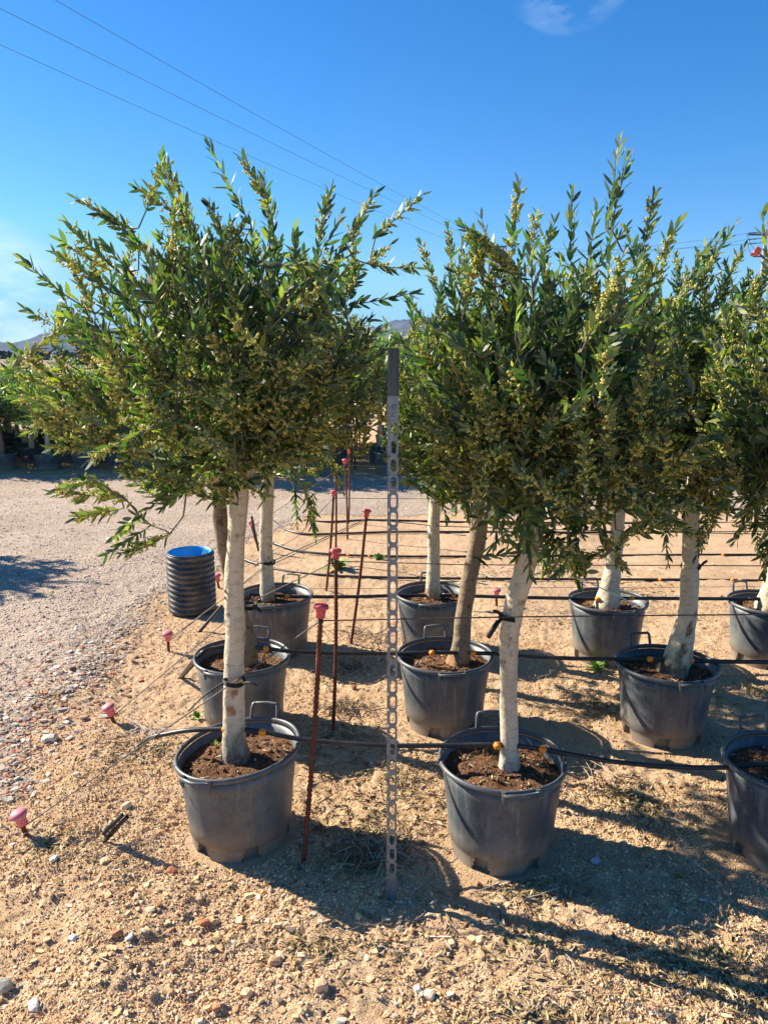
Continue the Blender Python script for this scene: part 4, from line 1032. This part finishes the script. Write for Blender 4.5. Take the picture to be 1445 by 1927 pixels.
# tangle of twigs and string at the end of the front drip line
def twigs(px, py, n, spread, label, cols, seed, L=(.08, .2), rad=(.0012, .003), name='twig_tangle'):
    r = np.random.RandomState(seed); p = G(px, py); m = MB()
    for i in range(n):
        th = r.uniform(0, 3.14); l = r.uniform(*L); x = p.x + r.normal()*spread; y = p.y + r.normal()*spread*.6
        pts = [Vector((x + (t-.5)*l*math.cos(th + .4*t), y + (t-.5)*l*math.sin(th+.4*t), .012 + .02*math.sin(3*t)*r.rand() + .008*r.rand())) for t in (0, .3, .6, 1)]
        m.tube(pts, interp([r.uniform(*rad), r.uniform(*rad)*.5], 4), 5, 0, cols[r.randint(len(cols))])
    o = m.build(name, M_litter); tag(o, label, 'twigs')
twigs(270, 1380, 16, .07, 'tangle of dry twigs and dark scraps under the drip line end', [(.5, .47, .42), (.12, .09, .07), (.3, .24, .18), (.62, .6, .56)], 3)
twigs(130, 1640, 5, .03, 'bleached branching twig on the sand beside the tube shadow', [(.6, .56, .5), (.5, .45, .4)], 5, (.08, .16), (.002, .0035))
twigs(640, 1335, 46, .07, 'heap of dark dry twigs at the foot of the upright rebar', [(.14, .10, .07), (.25, .18, .12), (.08, .06, .045)], 6)
twigs(680, 1195, 40, .10, 'dark twig heap at the foot of the rebar leaning right', [(.14, .10, .07), (.3, .22, .14), (.08, .06, .045)], 7)
twigs(700, 1610, 60, .08, 'scattered dark twigs in the shade between the front pots', [(.14, .10, .07), (.25, .18, .12), (.4, .33, .25)], 8)
twigs(1110, 1450, 6, .05, 'pale long straws lying right of the middle front pot', [(.55, .46, .32)], 9, (.2, .32), (.0012, .002))

# weeds
def weed(px, py, s, n, label, seed, spiky=False):
    r = np.random.RandomState(seed); p = G(px, py); m = MB()
    for i in range(n):
        a = r.uniform(0, 6.28); el = r.uniform(.5, 1.4); L = s*r.uniform(.6, 1.1); W = L*(.05 if spiky else .17)
        d = np.array([math.cos(a)*math.cos(el), math.sin(a)*math.cos(el), math.sin(el)]); sd = np.array([-math.sin(a), math.cos(a), 0])
        k = [d*L*t + np.array([0, 0, -L*.35*t*t]) for t in (0, .35, .7, 1)]; ww = [.25, 1, .9, .05]
        v = [k[q] - sd*W*ww[q] for q in range(4)] + [k[q] + sd*W*ww[q] for q in range(4)]
        c = r.uniform(.6, 1.3); m.add(v, [(q, q+1, 5+q, 4+q) for q in range(3)], 0, (c, c*r.uniform(.9, 1.1), c))
    o = m.build('weed', M_weed); o.location = (p.x, p.y, .0); tag(o, label, 'weed', 'small green weeds on the sand')
weed(634, 1072, .17, 26, 'leafy green weed behind the red capped upright rebar', 1)
weed(716, 1052, .10, 18, 'light green weed rosette left of the slotted post', 2)
weed(1120, 1262, .10, 90, 'feathery green weed under the third row pot with twine', 3, True)
weed(373, 1352, .06, 14, 'bright green sprout between the two left pots', 4)
weed(1315, 1565, .035, 16, 'tiny grassy sprout on open sand at right', 5, True)
weed(1280, 1655, .035, 20, 'small dark sprout inside the pot shadow at right', 6, True)
# sucker shoot at the foot of the front left trunk
m = MB(); r = np.random.RandomState(4)
for i in range(9):
    a = r.uniform(0, 6.28); d = np.array([math.cos(a)*.7, math.sin(a)*.7, .6]); L = .022; sd = np.array([-math.sin(a), math.cos(a), 0])
    m.add([d*0, d*L*.5 - sd*.005, d*L, d*L*.5 + sd*.005], [(0, 1, 2, 3)], 0, (1, 1.1, .8))
sk = m.build('sucker_shoot', M_weed, t1); p_ = V(404, 1402, 2.42); sk.location = p_ - Vector((POTS['p1'][0], POTS['p1'][1], 0))

# twine on the third row pot
wire('pale twine hanging from the crown to the rim of the third row pot', [V(1085, 1085, 3.95), V(1200, 1140, 4.0), V(1168+20, 1143, 4.0)], .0035, name='twine', mat_=M_white)
# plastic scraps
for (px, py, sx, sy, rot, lab) in [(1277, 1838, .012, .035, .6, 'white plastic plant label lying on dry leaves'), (1320, 1701, .028, .007, 0, 'grey plastic strip in the shade right of the middle pot'), (20, 1765-130, .02, .006, 1, 'pale plastic chip at the left edge')][:2]:
    p_ = G(px, py); m = MB(); m.box((0, 0, 0), (sx, sy, .0015)); m.box((sx*.42, -sy*.1, .002), (sx*.16, sy*.8, .004))
    o = m.build('plastic_scrap', M_white); o.location = (p_.x, p_.y, .014); o.rotation_euler = (.15, .1, rot); tag(o, lab, 'plastic scrap')

# ================================================================== power line beyond
def pylon(px, py, dist, label, name='power_pylon'):
    t = V(px, py, dist); root = empty(name, (t.x, t.y, 0)); tag(root, label, 'power pole'); hgt = t.z
    m = MB(); a = .55; b_ = .22
    for sx in (-1, 1):
        for sy in (-1, 1): m.tube([Vector((sx*a, sy*a, 0)), Vector((sx*b_, sy*b_, hgt))], .05, 4)
    N = 12
    for i in range(N):
        z0, z1 = hgt*i/N, hgt*(i+1)/N; r0 = a+(b_-a)*i/N; r1 = a+(b_-a)*(i+1)/N
        for sy in (-1, 1):
            m.tube([Vector((-r0, sy*r0, z0)), Vector((r1, sy*r1, z1))], .025, 4); m.tube([Vector((r0, sy*r0, z0)), Vector((-r1, sy*r1, z1))], .025, 4)
            m.tube([Vector((sy*r0, -r0, z0)), Vector((sy*r1, r1, z1))], .025, 4)
    m.build('lattice_mast', M_rust, root); out = []
    m = MB()
    for z, s_ in ((hgt-.1, 1.25), (hgt-1.0, 1.0)): m.box((0, 0, z), (2*s_, .14, .14))
    m.build('crossarm', M_rust, root)
    for (x, z) in ((-1.2, hgt-.1), (1.2, hgt-.1), (0, hgt+.25)):
        m = MB(); m.lathe([(.03, -.5), (.09, -.45), (.03, -.4), (.09, -.3), (.03, -.25), (.09, -.15), (.03, 0)] if x else [(.03, -.25), (.09, -.1), (.03, 0)], 8, M=Matrix.Translation((x, 0, z))); m.build('insulator', M_redins, root)
        out.append(Vector((t.x + x, t.y, z - (.5 if x else 0))))
    return out
PA = pylon(927, 462, 74, 'reddish lattice power pylon rising behind the right hand crowns')
def cable(label, pts, rad=.03, sag=1.0):
    a, b_ = pts; P = []
    for i in range(41):
        t = i/40; p = a.lerp(b_, t); p.z -= 4*sag*t*(1-t); P.append(p)
    m = MB(); m.tube(P, rad, 6); tag(m.build('power_cable', M_cable), label, 'power cable', 'overhead power cables')
for (ex0, ey0), (ex1, ey1), pa, lab in [((0, 68), (480, 290), PA[0], 'lowest of three overhead cables crossing the sky from upper left'), ((0, -2), (440, 205), PA[1], 'middle one of three overhead cables crossing the sky from upper left'), ((135, 0), (560, 238), PA[2], 'highest of three overhead cables crossing the sky from upper left')]:
    e = G(ex0, ey0, 12.4); ext = e + (e - pa)*.35; cable(lab, (pa, ext), .0075, .35)
# utility pole at the right edge
t = V(1441, 432, 60); root = empty('utility_pole', (t.x, t.y, 0)); tag(root, 'utility pole with red fuse boxes at the right edge', 'utility pole')
m = MB(); m.tube([Vector((0, 0, 0)), Vector((0, 0, t.z))], [.17, .11], 12); m.build('pole', M_pole, root)
m = MB(); m.box((0, 0, t.z-.35), (2.6, .14, .12)); m.box((0, 0, t.z-1.9), (1.6, .14, .10)); m.build('crossarm', M_zincdark, root)
ends = []
for i, (dx, dz) in enumerate(((-1.5, -.30), (-1.45, -.75), (-1.4, -1.05))):
    m = MB(); m.tube([Vector((0, 0, t.z+dz+.15)), Vector((dx, -.3, t.z+dz))], .028, 6)
    for q in range(4): f = .55 + .11*q; c_ = Vector((0, 0, t.z+dz+.15)).lerp(Vector((dx, -.3, t.z+dz)), f); m.add(ICV*np.array([.045, .07, .07]) + np.array(c_), ICF)
    m.build('insulator_string', M_cable, root); ends.append(Vector((t.x+dx, t.y-.3, t.z+dz)))
fz = V(1420, 474, 60).z
m = MB(); m.add(np.sign(ICV2)*np.abs(ICV2)**.6*np.array([.26, .16, .34]), ICF2, 0, (1, 1, 1), False); m.box((-.22, 0, -.36), (.20, .14, .18)); fb = m.build('fuse_box', M_redins, root)
fb.location = (V(1420, 474, 60).x - t.x + .05, -.2, fz); fb.rotation_euler = (0, .5, 0)
for (ax_, az_, bx_, bz_, s_) in ((-1.55, -.35, -.75, -1.55, .25), (-1.4, -1.0, -.9, -1.7, .6)):
    m = MB(); P = []
    for i in range(13):
        u = i/12; P.append(Vector((ax_+(bx_-ax_)*u, -.3, t.z + az_+(bz_-az_)*u - s_*4*u*(1-u)*.6)))
    m.tube(P, .018, 5); m.build('jumper_cable', M_cable, root)
for e, pa, lab in zip(ends, PA, ('upper', 'middle', 'lower')):
    cable(lab + ' one of the short cables between the pylon and the right hand pole', (e, pa + Vector((0, 0, -.1))), .0125, .5)

# ------------------------------------------------------------------ air
hm = bpy.data.materials.new('haze'); hm.use_nodes = True; t_ = hm.node_tree; t_.nodes.clear()
pv = t_.nodes.new('ShaderNodeVolumePrincipled'); pv.inputs['Density'].default_value = .00012; pv.inputs['Color'].default_value = (.26, .50, 1.0, 1); pv.inputs['Anisotropy'].default_value = .0
oo = t_.nodes.new('ShaderNodeOutputMaterial'); t_.links.new(pv.outputs[0], oo.inputs['Volume'])
m = MB(); m.box((0, 2100, 99), (8400, 4400, 202)); hz = m.build('haze', hm); tag(hz, kind='stuff')
